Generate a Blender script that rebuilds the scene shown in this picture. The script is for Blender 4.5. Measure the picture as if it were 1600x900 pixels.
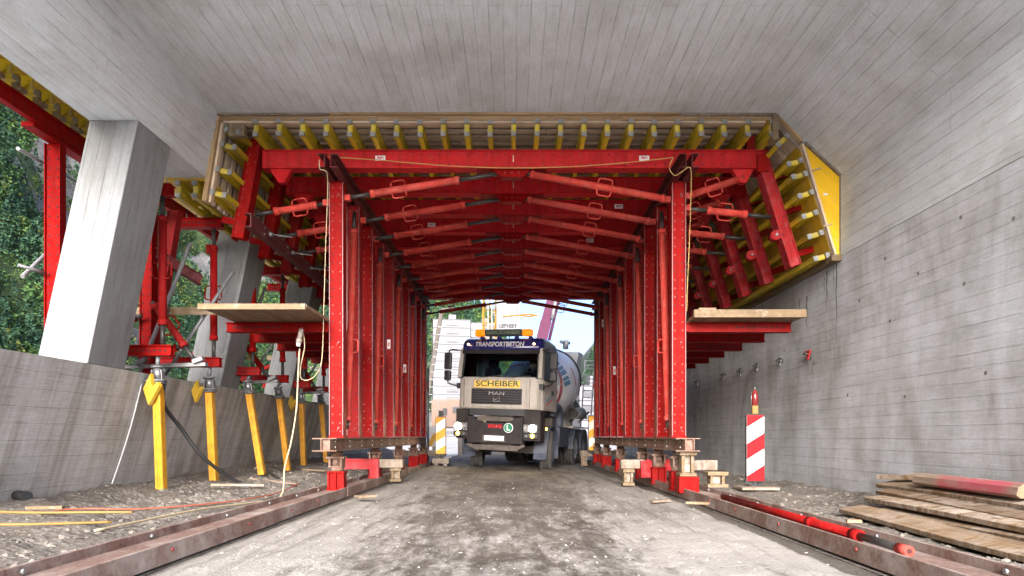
import bpy, bmesh, math, random
import numpy as np
from mathutils import Vector, Matrix, noise as mnoise

R = math.radians
rng = random.Random(7)
S = bpy.context.scene
COL = S.collection
for o in list(bpy.data.objects):
    bpy.data.objects.remove(o)

# ------------------------------------------------------------------ camera, sky, sun, exposure
CAMH = 0.875
cam_data = bpy.data.cameras.new("camera")
cam_data.sensor_fit = 'HORIZONTAL'
cam_data.sensor_width = 36.0
cam_data.lens = 22.5
cam_data.shift_x = -2 / 1600
cam_data.shift_y = 232 / 1600
cam_data.clip_start = 0.05
cam_data.clip_end = 3000
cam = bpy.data.objects.new("camera", cam_data)
cam.location = (0, 0, CAMH)
cam.rotation_euler = (R(90), 0, 0)
COL.objects.link(cam)
S.camera = cam

SUN_EL, SUN_AZ = 22.0, 184.0          # azimuth clockwise from +Y: low sun behind the camera, a little to the left
world = bpy.data.worlds.new("World")
S.world = world
world.use_nodes = True
wn = world.node_tree
wn.nodes.clear()
sky = wn.nodes.new('ShaderNodeTexSky')
sky.sky_type = 'NISHITA'
sky.sun_disc = False
sky.sun_elevation = R(SUN_EL)
sky.sun_rotation = R(SUN_AZ)
sky.altitude = 900
sky.air_density = 0.4
sky.dust_density = 10.0
sky.ozone_density = 2.0
bg = wn.nodes.new('ShaderNodeBackground')
bg.inputs['Strength'].default_value = 0.15
wo = wn.nodes.new('ShaderNodeOutputWorld')
wn.links.new(sky.outputs[0], bg.inputs[0])
wn.links.new(bg.outputs[0], wo.inputs[0])

sun_data = bpy.data.lights.new("sun", 'SUN')
sun_data.energy = 0.6
sun_data.angle = R(30)
sun_data.color = (1.0, 0.975, 0.95)
sun = bpy.data.objects.new("sun", sun_data)
_d = Vector((-math.sin(R(SUN_AZ)) * math.cos(R(SUN_EL)), -math.cos(R(SUN_AZ)) * math.cos(R(SUN_EL)), -math.sin(R(SUN_EL))))
sun.rotation_euler = _d.to_track_quat('-Z', 'Y').to_euler()
sun.location = (-10, -30, 15)
COL.objects.link(sun)

S.view_settings.view_transform = 'Standard'
S.view_settings.look = 'None'
S.view_settings.exposure = 2.42
S.view_settings.gamma = 1.0
S.view_settings.use_curve_mapping = False
S.render.engine = 'CYCLES'
S.cycles.max_bounces = 8
S.cycles.diffuse_bounces = 5
S.cycles.glossy_bounces = 3
S.cycles.transparent_max_bounces = 8
S.cycles.caustics_reflective = False
S.cycles.caustics_refractive = False

# ------------------------------------------------------------------ materials
class NT:
    def __init__(self, name):
        self.m = bpy.data.materials.new(name)
        self.m.use_nodes = True
        self.t = self.m.node_tree
        self.t.nodes.clear()
        self.out = self.n('ShaderNodeOutputMaterial')
        self.bsdf = self.n('ShaderNodeBsdfPrincipled')
        self.l(self.bsdf.outputs[0], self.out.inputs[0])
    def n(self, typ, **kw):
        nd = self.t.nodes.new(typ)
        for k, v in kw.items():
            setattr(nd, k, v)
        return nd
    def l(self, a, b):
        self.t.links.new(a, b)
    def coord(self, which='Object', scale=(1, 1, 1), loc=(0, 0, 0)):
        tc = self.n('ShaderNodeTexCoord')
        mp = self.n('ShaderNodeMapping')
        mp.inputs['Scale'].default_value = scale
        mp.inputs['Location'].default_value = loc
        self.l(tc.outputs[which], mp.inputs[0])
        return mp.outputs[0]
    def noise(self, vec, scale, detail=4, rough=0.6, dist=0.0):
        nd = self.n('ShaderNodeTexNoise')
        nd.inputs['Scale'].default_value = scale
        nd.inputs['Detail'].default_value = detail
        nd.inputs['Roughness'].default_value = rough
        nd.inputs['Distortion'].default_value = dist
        self.l(vec, nd.inputs['Vector'])
        return nd.outputs[0]
    def ramp(self, fac, stops, interp='LINEAR'):
        nd = self.n('ShaderNodeValToRGB')
        nd.color_ramp.interpolation = interp
        els = nd.color_ramp.elements
        while len(els) < len(stops):
            els.new(0.5)
        for e, (p, c) in zip(els, stops):
            e.position = p
            if isinstance(c, (int, float)):
                c = (c, c, c)
            e.color = (c[0], c[1], c[2], 1)
        self.l(fac, nd.inputs[0])
        return nd.outputs[0]
    def mix(self, fac, a, b, mode='MIX'):
        nd = self.n('ShaderNodeMix', data_type='RGBA', blend_type=mode)
        nd.clamp_factor = True
        for inp, v in ((nd.inputs[0], fac), (nd.inputs[6], a), (nd.inputs[7], b)):
            if isinstance(v, (int, float)):
                inp.default_value = v
            elif isinstance(v, tuple):
                inp.default_value = (v[0], v[1], v[2], 1)
            else:
                self.l(v, inp)
        return nd.outputs[2]
    def math(self, op, a, b=None):
        nd = self.n('ShaderNodeMath', operation=op)
        for inp, v in ((nd.inputs[0], a), (nd.inputs[1], b)):
            if v is None:
                continue
            if isinstance(v, (int, float)):
                inp.default_value = v
            else:
                self.l(v, inp)
        return nd.outputs[0]
    def set(self, color=None, rough=None, metal=None, bump=None, bump_strength=0.3, bump_dist=0.01, spec=None):
        b = self.bsdf.inputs
        for key, v in (('Base Color', color), ('Roughness', rough), ('Metallic', metal)):
            if v is None:
                continue
            if isinstance(v, tuple):
                b[key].default_value = (v[0], v[1], v[2], 1)
            elif isinstance(v, (int, float)):
                b[key].default_value = v
            else:
                self.l(v, b[key])
        if spec is not None:
            b['Specular IOR Level'].default_value = spec
        if bump is not None:
            bp = self.n('ShaderNodeBump')
            bp.inputs['Strength'].default_value = bump_strength
            bp.inputs['Distance'].default_value = bump_dist
            self.l(bump, bp.inputs['Height'])
            self.l(bp.outputs[0], b['Normal'])
        return self.m

def m_concrete(name, base, board=0.14, length=3.2, streak=None, streak_amt=0.35, tint=(0.9, 0.86, 0.8), contrast=0.12, seam=0.55, blotch=0.22):
    k = NT(name)
    uv = k.coord('UV')
    # uneven board joints: warp the coordinates a little
    wob = k.noise(k.coord('UV', (0.8, 6, 1)), 1.0, 3)
    sep = k.n('ShaderNodeSeparateXYZ'); k.l(uv, sep.inputs[0])
    v2 = k.math('ADD', sep.outputs[1], k.math('MULTIPLY', wob, 0.03))
    cmb = k.n('ShaderNodeCombineXYZ'); k.l(sep.outputs[0], cmb.inputs[0]); k.l(v2, cmb.inputs[1])
    br = k.n('ShaderNodeTexBrick', offset=0.37, offset_frequency=2, squash=1.0)
    br.inputs['Scale'].default_value = 1.0
    br.inputs['Brick Width'].default_value = length
    br.inputs['Row Height'].default_value = board
    br.inputs['Mortar Size'].default_value = 0.0045
    br.inputs['Mortar Smooth'].default_value = 0.6
    c = contrast
    br.inputs['Color1'].default_value = (1 - c, 1 - c, 1 - c, 1)
    br.inputs['Color2'].default_value = (1 + 0 * c, 1, 1, 1)
    br.inputs['Mortar'].default_value = (seam, seam * 0.97, seam * 0.93, 1)
    k.l(cmb.outputs[0], br.inputs['Vector'])
    jn = k.ramp(k.noise(k.coord('UV', (1.2, 3, 1), (5, 2, 0)), 1.6, 3), [(0.40, 0.0), (0.66, 0.9)])
    lines = k.mix(jn, (0.97, 0.97, 0.97), br.outputs[0])
    big = k.noise(k.coord('UV', (1, 1, 1)), 0.7, 6, 0.62)
    bigc = k.ramp(big, [(0.28, tuple(t * (1 - blotch) for t in tint)), (0.5, (0.97, 0.96, 0.94)), (0.72, (1.05, 1.05, 1.04))])
    grain = k.noise(k.coord('UV', (3, 40, 1)), 1.0, 5, 0.7)
    grainc = k.ramp(grain, [(0.3, 0.9), (0.7, 1.04)])
    col = k.mix(1.0, base, lines, 'MULTIPLY')
    col = k.mix(1.0, col, bigc, 'MULTIPLY')
    col = k.mix(1.0, col, grainc, 'MULTIPLY')
    fin = k.noise(k.coord('UV', (0.9, 7.0 / board * 0.14, 1), (11, 3, 0)), 2.0, 8, 0.8, 0.2)
    col = k.mix(1.0, col, k.ramp(fin, [(0.28, 0.70), (0.42, 0.96), (0.62, 1.03), (0.75, 1.14)]), 'MULTIPLY')
    spk = k.noise(k.coord('UV', (1, 1.4, 1), (2, 9, 0)), 26.0, 5, 0.75)
    col = k.mix(1.0, col, k.ramp(spk, [(0.3, 0.80), (0.45, 1.0), (0.7, 1.06)]), 'MULTIPLY')
    # soft dirty wash of finer scale
    wash = k.ramp(k.noise(k.coord('UV', (1.2, 4, 1), (3, 8, 0)), 2.2, 7, 0.7), [(0.3, (0.84, 0.82, 0.79)), (0.55, 1.0)])
    col = k.mix(0.6, col, wash, 'MULTIPLY')
    if streak:
        st = k.noise(k.coord('UV', streak, (1, 3, 0)), 1.0, 5, 0.62, 0.4)
        stc = k.ramp(st, [(0.30, (0.50, 0.45, 0.38)), (0.44, (0.80, 0.77, 0.73)), (0.55, 1.0), (0.70, (1.22, 1.22, 1.22))])
        col = k.mix(streak_amt, col, k.mix(1.0, col, stc, 'MULTIPLY'))
    # small voids
    vo = k.n('ShaderNodeTexVoronoi'); vo.inputs['Scale'].default_value = 9.0
    k.l(k.coord('UV', (1.0, 1.6, 1)), vo.inputs['Vector'])
    pores = k.ramp(vo.outputs['Distance'], [(0.02, 0.45), (0.06, 1.0)])
    col = k.mix(0.75, col, k.mix(1.0, col, pores, 'MULTIPLY'))
    h = k.math('ADD', k.math('MULTIPLY', br.outputs['Fac'], -0.6), k.math('MULTIPLY', grain, 0.7))
    return k.set(col, 0.85, bump=h, bump_strength=0.8, bump_dist=0.010, spec=0.2)

def m_paint(name, base, dark, wear=0.66, rough=0.42, dust=(0.45, 0.36, 0.32), dust_amt=0.35, var=0.25):
    k = NT(name)
    oc = k.coord('Object')
    oi = k.n('ShaderNodeObjectInfo')
    ofs = k.n('ShaderNodeVectorMath', operation='ADD')
    k.l(oc, ofs.inputs[0])
    sc = k.n('ShaderNodeVectorMath', operation='SCALE'); sc.inputs['Scale'].default_value = 37.0
    cx = k.n('ShaderNodeCombineXYZ'); k.l(oi.outputs['Random'], cx.inputs[0]); k.l(oi.outputs['Random'], cx.inputs[2])
    k.l(cx.outputs[0], sc.inputs[0]); k.l(sc.outputs[0], ofs.inputs[1])
    v = ofs.outputs[0]
    n1 = k.noise(v, 1.7, 4)
    tone = k.ramp(n1, [(0.3, tuple(c * (1 - var) for c in base)), (0.7, base)])
    n2 = k.noise(v, 9.0, 6, 0.7)
    dcol = k.mix(k.ramp(n2, [(0.45, 0.0), (0.75, dust_amt)]), tone, dust)
    n3 = k.noise(v, 22.0, 6, 0.75)
    w = k.ramp(n3, [(wear, 0.0), (wear + 0.05, 1.0)])
    n4 = k.noise(v, 0.9, 3)
    w = k.math('MULTIPLY', w, k.ramp(n4, [(0.35, 0.25), (0.65, 1.0)]))
    col = k.mix(w, dcol, dark)
    # runs and grime down the steel
    n7 = k.noise(k.coord('Object', (7, 7, 0.6)), 1.0, 5, 0.7)
    col = k.mix(1.0, col, k.ramp(n7, [(0.32, 0.62), (0.48, 0.95), (0.65, 1.05)]), 'MULTIPLY')
    # cement splashes and scuffs
    n5 = k.noise(v, 55.0, 4, 0.7)
    n6 = k.noise(v, 2.6, 5, 0.7)
    spl = k.math('MULTIPLY', k.ramp(n5, [(0.64, 0.0), (0.70, 0.8)]), k.ramp(n6, [(0.45, 0.0), (0.65, 1.0)]))
    col = k.mix(spl, col, (0.30, 0.22, 0.20))
    # old paint differs from piece to piece
    fade = k.ramp(oi.outputs['Random'], [(0.0, 0.0), (0.6, 0.02), (1.0, 0.13)])
    col = k.mix(fade, col, tuple(0.5 * x + 0.12 for x in base))
    dk = k.ramp(oi.outputs['Random'], [(0.0, 0.78), (0.3, 1.0)])
    col = k.mix(1.0, col, dk, 'MULTIPLY')
    rr = k.ramp(n2, [(0.3, rough - 0.1), (0.7, rough + 0.2)])
    return k.set(col, rr, bump=n3, bump_strength=0.08, bump_dist=0.004, spec=0.04)

def m_plain(name, col, rough=0.5, metal=0.0, var=0.15, scale=6.0, bump=0.1, spec=0.5):
    k = NT(name)
    n = k.noise(k.coord('Object'), scale, 5, 0.65)
    c = k.ramp(n, [(0.3, tuple(x * (1 - var) for x in col)), (0.7, tuple(min(1, x * (1 + var * 0.5)) for x in col))])
    rr = k.ramp(n, [(0.3, max(0.02, rough - 0.08)), (0.7, min(1, rough + 0.1))])
    return k.set(c, rr, metal, bump=n, bump_strength=bump, bump_dist=0.004, spec=spec)

def m_rust(name, a=(0.13, 0.065, 0.045), b=(0.26, 0.15, 0.10), dust=(0.36, 0.31, 0.27), dust_amt=0.5):
    k = NT(name)
    v = k.coord('Object')
    n1 = k.noise(v, 3.0, 6, 0.7)
    n2 = k.noise(v, 28.0, 5, 0.7)
    c = k.mix(n1, a, b)
    c = k.mix(k.ramp(n2, [(0.4, 0.0), (0.7, 0.8)]), c, tuple(x * 0.45 for x in a))
    n3 = k.noise(k.coord('Object', (1, 1, 1), (4, 2, 7)), 2.0, 6, 0.7)
    c = k.mix(k.ramp(n3, [(0.45, 0.0), (0.72, dust_amt)]), c, dust)
    return k.set(c, 0.75, bump=n2, bump_strength=0.3, bump_dist=0.004, spec=0.35)

def m_wood(name, a, b, grain=1.0, dust=None, dust_amt=0.0, rough=0.75):
    k = NT(name)
    n1 = k.noise(k.coord('UV', (1.2, 45, 1)), 1.0, 5, 0.65, 0.3)
    n2 = k.noise(k.coord('UV', (0.5, 3.5, 1), (8, 1, 0)), 1.0, 3)
    c = k.mix(k.ramp(n1, [(0.3, 0.0), (0.7, 1.0)]), a, b)
    c = k.mix(k.ramp(n2, [(0.3, 0.55), (0.6, 0.0)]), c, tuple(x * 0.5 for x in a))
    if dust:
        n3 = k.noise(k.coord('UV', (8, 3.0, 1), (2, 5, 0)), 1.0, 8, 0.8, 1.2)
        n4 = k.noise(k.coord('UV', (0.9, 1.2, 1), (6, 9, 0)), 1.0, 3)
        f = k.math('MULTIPLY', k.ramp(n3, [(0.42, 0.0), (0.55, dust_amt)]), k.ramp(n4, [(0.35, 0.25), (0.6, 1.0)]))
        c = k.mix(f, c, dust)
    kn = k.n('ShaderNodeTexVoronoi'); kn.inputs['Scale'].default_value = 1.0
    k.l(k.coord('UV', (1.6, 6, 1)), kn.inputs['Vector'])
    c = k.mix(k.ramp(kn.outputs['Distance'], [(0.05, 0.7), (0.14, 0.0)]), c, tuple(x * 0.35 for x in a))
    oi = k.n('ShaderNodeObjectInfo')
    c = k.mix(1.0, c, k.ramp(oi.outputs['Random'], [(0.0, (0.66, 0.64, 0.62)), (0.5, 0.95), (1.0, 1.05)]), 'MULTIPLY')
    n9 = k.noise(k.coord('Object'), 7.0, 6, 0.75)
    c = k.mix(k.ramp(n9, [(0.56, 0.0), (0.66, 0.55)]), c, (0.33, 0.30, 0.26))
    return k.set(c, rough, bump=n1, bump_strength=0.3, bump_dist=0.004, spec=0.3)

def m_emit(name, col, strength):
    k = NT(name)
    k.bsdf.inputs['Base Color'].default_value = (*col, 1)
    k.bsdf.inputs['Emission Color'].default_value = (*col, 1)
    k.bsdf.inputs['Emission Strength'].default_value = strength
    return k.m

def m_glass(name, tint=(0.55, 0.62, 0.66)):
    k = NT(name)
    tr = k.n('ShaderNodeBsdfTransparent'); tr.inputs[0].default_value = (*tint, 1)
    gl = k.n('ShaderNodeBsdfGlossy'); gl.inputs['Roughness'].default_value = 0.03
    fr = k.n('ShaderNodeFresnel'); fr.inputs[0].default_value = 1.45
    mx = k.n('ShaderNodeMixShader')
    k.l(fr.outputs[0], mx.inputs[0]); k.l(tr.outputs[0], mx.inputs[1]); k.l(gl.outputs[0], mx.inputs[2])
    k.l(mx.outputs[0], k.out.inputs[0])
    return k.m

M = {}
M['conc_roof'] = m_concrete('board_marked_concrete', (0.62, 0.665, 0.685), 0.155, 3.4, contrast=0.14, seam=0.48, blotch=0.2)
M['conc_wall'] = m_concrete('stained_wall_concrete', (0.58, 0.615, 0.65), 0.145, 7.3, streak=(2.2, 0.7, 1), streak_amt=0.6, contrast=0.18, seam=0.6, blotch=0.26)
M['conc_parapet'] = m_concrete('parapet_concrete', (0.56, 0.57, 0.56), 0.19, 2.8, streak=(4.5, 0.4, 1), streak_amt=0.85, contrast=0.12, seam=0.66, blotch=0.3)
M['conc_col'] = m_concrete('column_concrete', (0.26, 0.275, 0.283), 0.145, 9.0, streak=(0.5, 5, 1), streak_amt=0.3, contrast=0.12, seam=0.5)
M['red'] = m_paint('red_steel_paint', (0.27, 0.003, 0.0025), (0.06, 0.014, 0.010), 0.70, 0.45, dust=(0.24,0.06,0.05), dust_amt=0.20, var=0.15)  # darker copy of the frame red, for the brightly lit posts
M['red_deep'] = m_paint('deep_red_steel_paint', (0.56, 0.016, 0.020), (0.08, 0.018, 0.016), 0.67, 0.48, dust=(0.36,0.16,0.15), dust_amt=0.12)  # same red made brighter, to make up for the shade on the beams
M['red_tube'] = m_paint('faded_red_tube_paint', (0.58, 0.060, 0.044), (0.10, 0.05, 0.045), 0.64, 0.42, dust=(0.45, 0.22, 0.18), dust_amt=0.4)  # faded paint, lightened further in place of light in the shaded bays
M['red_worn'] = m_paint('worn_red_paint', (0.42, 0.018, 0.022), (0.07, 0.03, 0.03), 0.58, 0.5, dust=(0.40, 0.18, 0.18), dust_amt=0.4)
M['worn_edge'] = m_plain('scuffed_edge_steel', (0.22, 0.085, 0.085), 0.4, 0.2, 0.5, 6)
M['maroon'] = m_paint('brown_red_primer', (0.13, 0.022, 0.022), (0.05, 0.018, 0.016), 0.6, 0.6, dust=(0.25, 0.16, 0.15), dust_amt=0.4)
M['bolt'] = m_plain('bolt_steel', (0.24, 0.035, 0.03), 0.5, 0.1, 0.3)
M['hole'] = m_plain('dark_bolt_hole', (0.05, 0.010, 0.010), 0.8)
M['spindle'] = m_plain('oiled_spindle_steel', (0.05, 0.047, 0.044), 0.45, 0.3, 0.4, 14)
M['galv'] = m_plain('galvanised_steel', (0.30, 0.31, 0.315), 0.42, 0.65, 0.35, 9)
M['galv_dull'] = m_plain('dull_galvanised_steel', (0.20, 0.205, 0.21), 0.55, 0.3, 0.35, 9)
M['rust'] = m_rust('rusty_steel')
M['rust_rail'] = m_rust('dusty_rusty_steel', (0.15, 0.085, 0.065), (0.30, 0.20, 0.16), (0.46, 0.42, 0.38), 0.75)
M['girder'] = m_wood('yellow_stained_girder_wood', (0.48, 0.37, 0.014), (0.78, 0.61, 0.04), rough=0.5)
M['board'] = m_wood('formwork_boards', (0.46, 0.33, 0.21), (0.80, 0.68, 0.52))
M['board_edge'] = m_wood('pale_batten_wood', (0.30, 0.185, 0.085), (0.56, 0.40, 0.23))
M['ply_ochre'] = m_wood('ochre_plywood', (0.46, 0.28, 0.018), (0.62, 0.40, 0.035), rough=0.5)
M['ply_yellow'] = m_wood('yellow_plywood_panel', (0.78, 0.46, 0.01), (0.84, 0.52, 0.015), rough=0.5)
M['prop_yellow'] = m_plain('yellow_prop_paint', (0.66, 0.31, 0.010), 0.5, 0, 0.35, 7)
M['plank'] = m_wood('weathered_plank', (0.12, 0.07, 0.03), (0.26, 0.165, 0.08), dust=(0.50, 0.44, 0.37), dust_amt=0.7)
M['plank_plat'] = m_wood('platform_plank', (0.13, 0.085, 0.042), (0.26, 0.18, 0.10), dust=(0.28, 0.22, 0.165), dust_amt=0.5)
M['sleeper'] = m_wood('grimy_sleeper_wood', (0.14, 0.10, 0.07), (0.30, 0.23, 0.17), dust=(0.45, 0.4, 0.35), dust_amt=0.5)
M['block'] = m_wood('pale_block_wood', (0.13, 0.085, 0.04), (0.26, 0.185, 0.095), dust=(0.30, 0.26, 0.21), dust_amt=0.4)
M['rubber'] = m_plain('dusty_rubber', (0.035, 0.034, 0.033), 0.85, 0, 0.4, 8)
M['hose'] = m_plain('black_hose', (0.02, 0.02, 0.02), 0.5)
M['cable'] = m_plain('beige_cable', (0.42, 0.34, 0.21), 0.6)
M['rope'] = m_plain('yellow_cord', (0.45, 0.30, 0.10), 0.7)
M['white_cord'] = m_plain('white_cord', (0.75, 0.74, 0.72), 0.8)
M['orange_cable'] = m_plain('orange_cable', (0.34, 0.09, 0.05), 0.6)
M['strap'] = m_plain('yellow_strap', (0.24, 0.14, 0.03), 0.6)
M['white_paint'] = m_plain('white_paint', (0.78, 0.78, 0.78), 0.4, 0, 0.06)
M['black_plastic'] = m_plain('black_plastic', (0.022, 0.022, 0.025), 0.5, 0, 0.3)
M['ink'] = m_plain('dark_lettering', (0.02, 0.02, 0.022), 0.6)
M['red_ink'] = m_plain('red_lettering', (0.5, 0.03, 0.03), 0.6)
# ------------------------------------------------------------------ mesh helpers
def V(*a):
    return Vector(a)

def Wx(px, D):                      # picture column at depth D -> x in metres
    return (px - 802) * D / 1000.0
def Wz(py, D):                      # picture row at depth D -> z in metres
    return CAMH + (682 - py) * D / 1000.0
def Pt(px, py, D):
    return Vector((Wx(px, D), D, Wz(py, D)))

class MB:
    """collects solid pieces and links them as ONE mesh object"""
    def __init__(self):
        self.v, self.f, self.uv, self.mi, self.mats, self.sm = [], [], [], [], [], []
    def slot(self, m):
        if m not in self.mats:
            self.mats.append(m)
        return self.mats.index(m)
    def face(self, pts, uvs, m, smooth=False):
        i0 = len(self.v)
        self.v.extend([tuple(p) for p in pts])
        self.f.append(tuple(range(i0, i0 + len(pts))))
        self.uv.extend(uvs)
        self.mi.append(self.slot(m)); self.sm.append(smooth)
    def hexa(self, c, m, uo=None):
        """c: 8 corners, index bits: 1=x(length) 2=y 4=z ; uv measured along the length"""
        if uo is None:
            uo = (rng.uniform(0, 40), rng.uniform(0, 40))
        L = ((c[1] - c[0]).length + (c[7] - c[6]).length) / 2
        W = (c[2] - c[0]).length
        H = (c[4] - c[0]).length
        par = {}
        for i in range(8):
            par[i] = ((i & 1) * L, ((i >> 1) & 1) * W, ((i >> 2) & 1) * H)
        quads = [((0, 2, 3, 1), 0), ((4, 5, 7, 6), 0), ((0, 1, 5, 4), 1), ((2, 6, 7, 3), 1), ((0, 4, 6, 2), 2), ((1, 3, 7, 5), 2)]
        for k, (q, kind) in enumerate(quads):
            uvs = []
            for i in q:
                l, w, h = par[i]
                if kind == 0: uvs.append((uo[0] + l, uo[1] + w + (0 if k == 0 else W + H)))
                elif kind == 1: uvs.append((uo[0] + l, uo[1] + h + (W if k == 2 else 2 * W + H)))
                else: uvs.append((uo[0] + h * 0.3, uo[1] + w))
            self.face([c[i] for i in q], uvs, m)
    def box(self, x0, x1, y0, y1, z0, z1, m, axis='x', uo=None):
        pts = []
        for i in range(8):
            a, b, d = i & 1, (i >> 1) & 1, (i >> 2) & 1
            if axis == 'x':   p = (x0 + (x1 - x0) * a, y0 + (y1 - y0) * b, z0 + (z1 - z0) * d)
            elif axis == 'y': p = (x1 + (x0 - x1) * b, y0 + (y1 - y0) * a, z0 + (z1 - z0) * d)
            else:             p = (x0 + (x1 - x0) * d, y0 + (y1 - y0) * b, z1 + (z0 - z1) * a) if False else (x0 + (x1 - x0) * b, y0 + (y1 - y0) * d, z0 + (z1 - z0) * a)
            pts.append(Vector(p))
        self.hexa(pts, m, uo)
    def bar(self, p0, p1, w, h, m, up=(0, 0, 1), uo=None):
        p0, p1 = Vector(p0), Vector(p1)
        d = (p1 - p0).normalized()
        u = Vector(up)
        s = d.cross(u)
        if s.length < 1e-4:
            s = d.cross(Vector((1, 0, 0)))
        s.normalize()
        u = s.cross(d).normalized()
        pts = []
        for i in range(8):
            a, b, c = i & 1, (i >> 1) & 1, (i >> 2) & 1
            pts.append((p1 if a else p0) - s * (b - 0.5) * w + u * (c - 0.5) * h)
        self.hexa(pts, m, uo)
    def tube(self, p0, p1, r0, m, r1=None, n=10, caps=True):
        p0, p1 = Vector(p0), Vector(p1)
        r1 = r0 if r1 is None else r1
        d = (p1 - p0).normalized()
        s = d.cross(Vector((0, 0, 1)) if abs(d.z) < 0.9 else Vector((1, 0, 0))).normalized()
        u = s.cross(d)
        L = (p1 - p0).length
        a = [p0 + (s * math.cos(t) + u * math.sin(t)) * r0 for t in (2 * math.pi * i / n for i in range(n))]
        b = [p1 + (s * math.cos(t) + u * math.sin(t)) * r1 for t in (2 * math.pi * i / n for i in range(n))]
        for i in range(n):
            j = (i + 1) % n
            c0, c1 = 2 * math.pi * r0 * i / n, 2 * math.pi * r0 * (i + 1) / n
            self.face([a[j], a[i], b[i], b[j]], [(0, c1), (0, c0), (L, c0), (L, c1)], m, True)
        if caps:
            self.face(a, [(0.1, 0.1)] * n, m)
            self.face(b[::-1], [(0.1, 0.1)] * n, m)
    def path(self, pts, r, m, n=7):
        pts = [Vector(p) for p in pts]
        rings = []
        for i, p in enumerate(pts):
            d = (pts[min(i + 1, len(pts) - 1)] - pts[max(i - 1, 0)]).normalized()
            s = d.cross(Vector((0, 0, 1)) if abs(d.z) < 0.95 else Vector((1, 0, 0))).normalized()
            u = s.cross(d)
            rings.append([p + (s * math.cos(2 * math.pi * k / n) + u * math.sin(2 * math.pi * k / n)) * r for k in range(n)])
        for a, b in zip(rings, rings[1:]):
            for i in range(n):
                j = (i + 1) % n
                self.face([a[j], a[i], b[i], b[j]], [(0, 0)] * 4, m, True)
        self.face(rings[0], [(0, 0)] * n, m); self.face(rings[-1][::-1], [(0, 0)] * n, m)
    def bolt(self, p, nrm, r, h, m, n=6):
        p, nrm = Vector(p), Vector(nrm).normalized()
        self.tube(p, p + nrm * h, r, m, r * 0.85, n)
    def poly_ext(self, poly, d, m, m_edge=None):
        """flat polygon (list of points) given the thickness vector d"""
        poly = [Vector(p) for p in poly]; d = Vector(d)
        o = poly[0]; ex = (poly[1] - o).normalized(); nn = d.normalized(); ey = nn.cross(ex)
        uv = lambda p: ((p - o).dot(ex), (p - o).dot(ey))
        self.face(poly, [uv(p) for p in poly], m)
        self.face([p + d for p in poly][::-1], [uv(p) for p in poly][::-1], m)
        k = len(poly)
        for i in range(k):
            a, b = poly[i], poly[(i + 1) % k]
            L = (b - a).length
            self.face([b, a, a + d, b + d], [(L, 0), (0, 0), (0, d.length), (L, d.length)], m_edge or m)
    def build(self, name, parent=None, bevel=None, fixn=True):
        me = bpy.data.meshes.new(name)
        me.from_pydata(self.v, [], self.f)
        uvl = me.uv_layers.new(name="UVMap")
        uvl.data.foreach_set('uv', [c for p in self.uv for c in p])
        for m in self.mats:
            me.materials.append(m)
        me.polygons.foreach_set('material_index', self.mi)
        me.polygons.foreach_set('use_smooth', self.sm)
        if fixn:
            bm = bmesh.new(); bm.from_mesh(me)
            bmesh.ops.remove_doubles(bm, verts=bm.verts, dist=1e-5)
            bmesh.ops.recalc_face_normals(bm, faces=bm.faces)
            bm.to_mesh(me); bm.free()
        me.update()
        o = bpy.data.objects.new(name, me)
        COL.objects.link(o)
        if parent is not None:
            o.parent = parent
        if bevel:
            md = o.modifiers.new('bevel', 'BEVEL'); md.width = bevel; md.segments = 2; md.limit_method = 'ANGLE'; md.angle_limit = R(40)
        return o

def tag(o, label, cat, group=None, kind=None):
    o['label'] = label
    o['category'] = cat
    if group: o['group'] = group
    if kind: o['kind'] = kind
    return o
def structure(o, kind='structure'):
    o['kind'] = kind
    return o
def thing(name, label, cat, loc=(0, 0, 0), rz=0, group=None):
    e = bpy.data.objects.new(name, None)
    e.empty_display_size = 0.2
    e.location = loc; e.rotation_euler = (0, 0, rz)
    COL.objects.link(e)
    return tag(e, label, cat, group)
KIDS = {}
def dup(o, parent=None):
    c = o.copy(); COL.objects.link(c)
    if parent is not None: c.parent = parent
    for ch in [x for x in bpy.data.objects if x.parent == o]:
        dup(ch, c)
    return c
ORD = ['first', 'second', 'third', 'fourth', 'fifth', 'sixth', 'seventh', 'eighth', 'ninth', 'tenth', 'eleventh', 'twelfth', 'thirteenth', 'fourteenth',
       'fifteenth', 'sixteenth', 'seventeenth', 'eighteenth', 'nineteenth', 'twentieth', 'twenty-first', 'twenty-second', 'twenty-third', 'twenty-fourth']

def text_mesh(name, body, size, loc, rot, mat, parent=None, extrude=0.004, width=None, align='CENTER', bold=0.0, shear=0.0):
    cu = bpy.data.curves.new(name, 'FONT')
    cu.body = body; cu.size = size; cu.extrude = extrude; cu.align_x = align; cu.align_y = 'CENTER'; cu.offset = bold; cu.shear = shear
    tmp = bpy.data.objects.new(name + '_tmp', cu)
    COL.objects.link(tmp)
    dg = bpy.context.evaluated_depsgraph_get()
    me = bpy.data.meshes.new_from_object(tmp.evaluated_get(dg))
    bpy.data.objects.remove(tmp)
    bpy.data.curves.remove(cu)
    me.name = name
    me.materials.clear(); me.materials.append(mat)
    if width:
        xs = [v.co.x for v in me.vertices]
        k = width / max(1e-6, (max(xs) - min(xs)))
        for v in me.vertices: v.co.x *= k
    o = bpy.data.objects.new(name, me)
    o.location = loc; o.rotation_euler = rot
    COL.objects.link(o)
    if parent is not None: o.parent = parent
    return o

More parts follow.
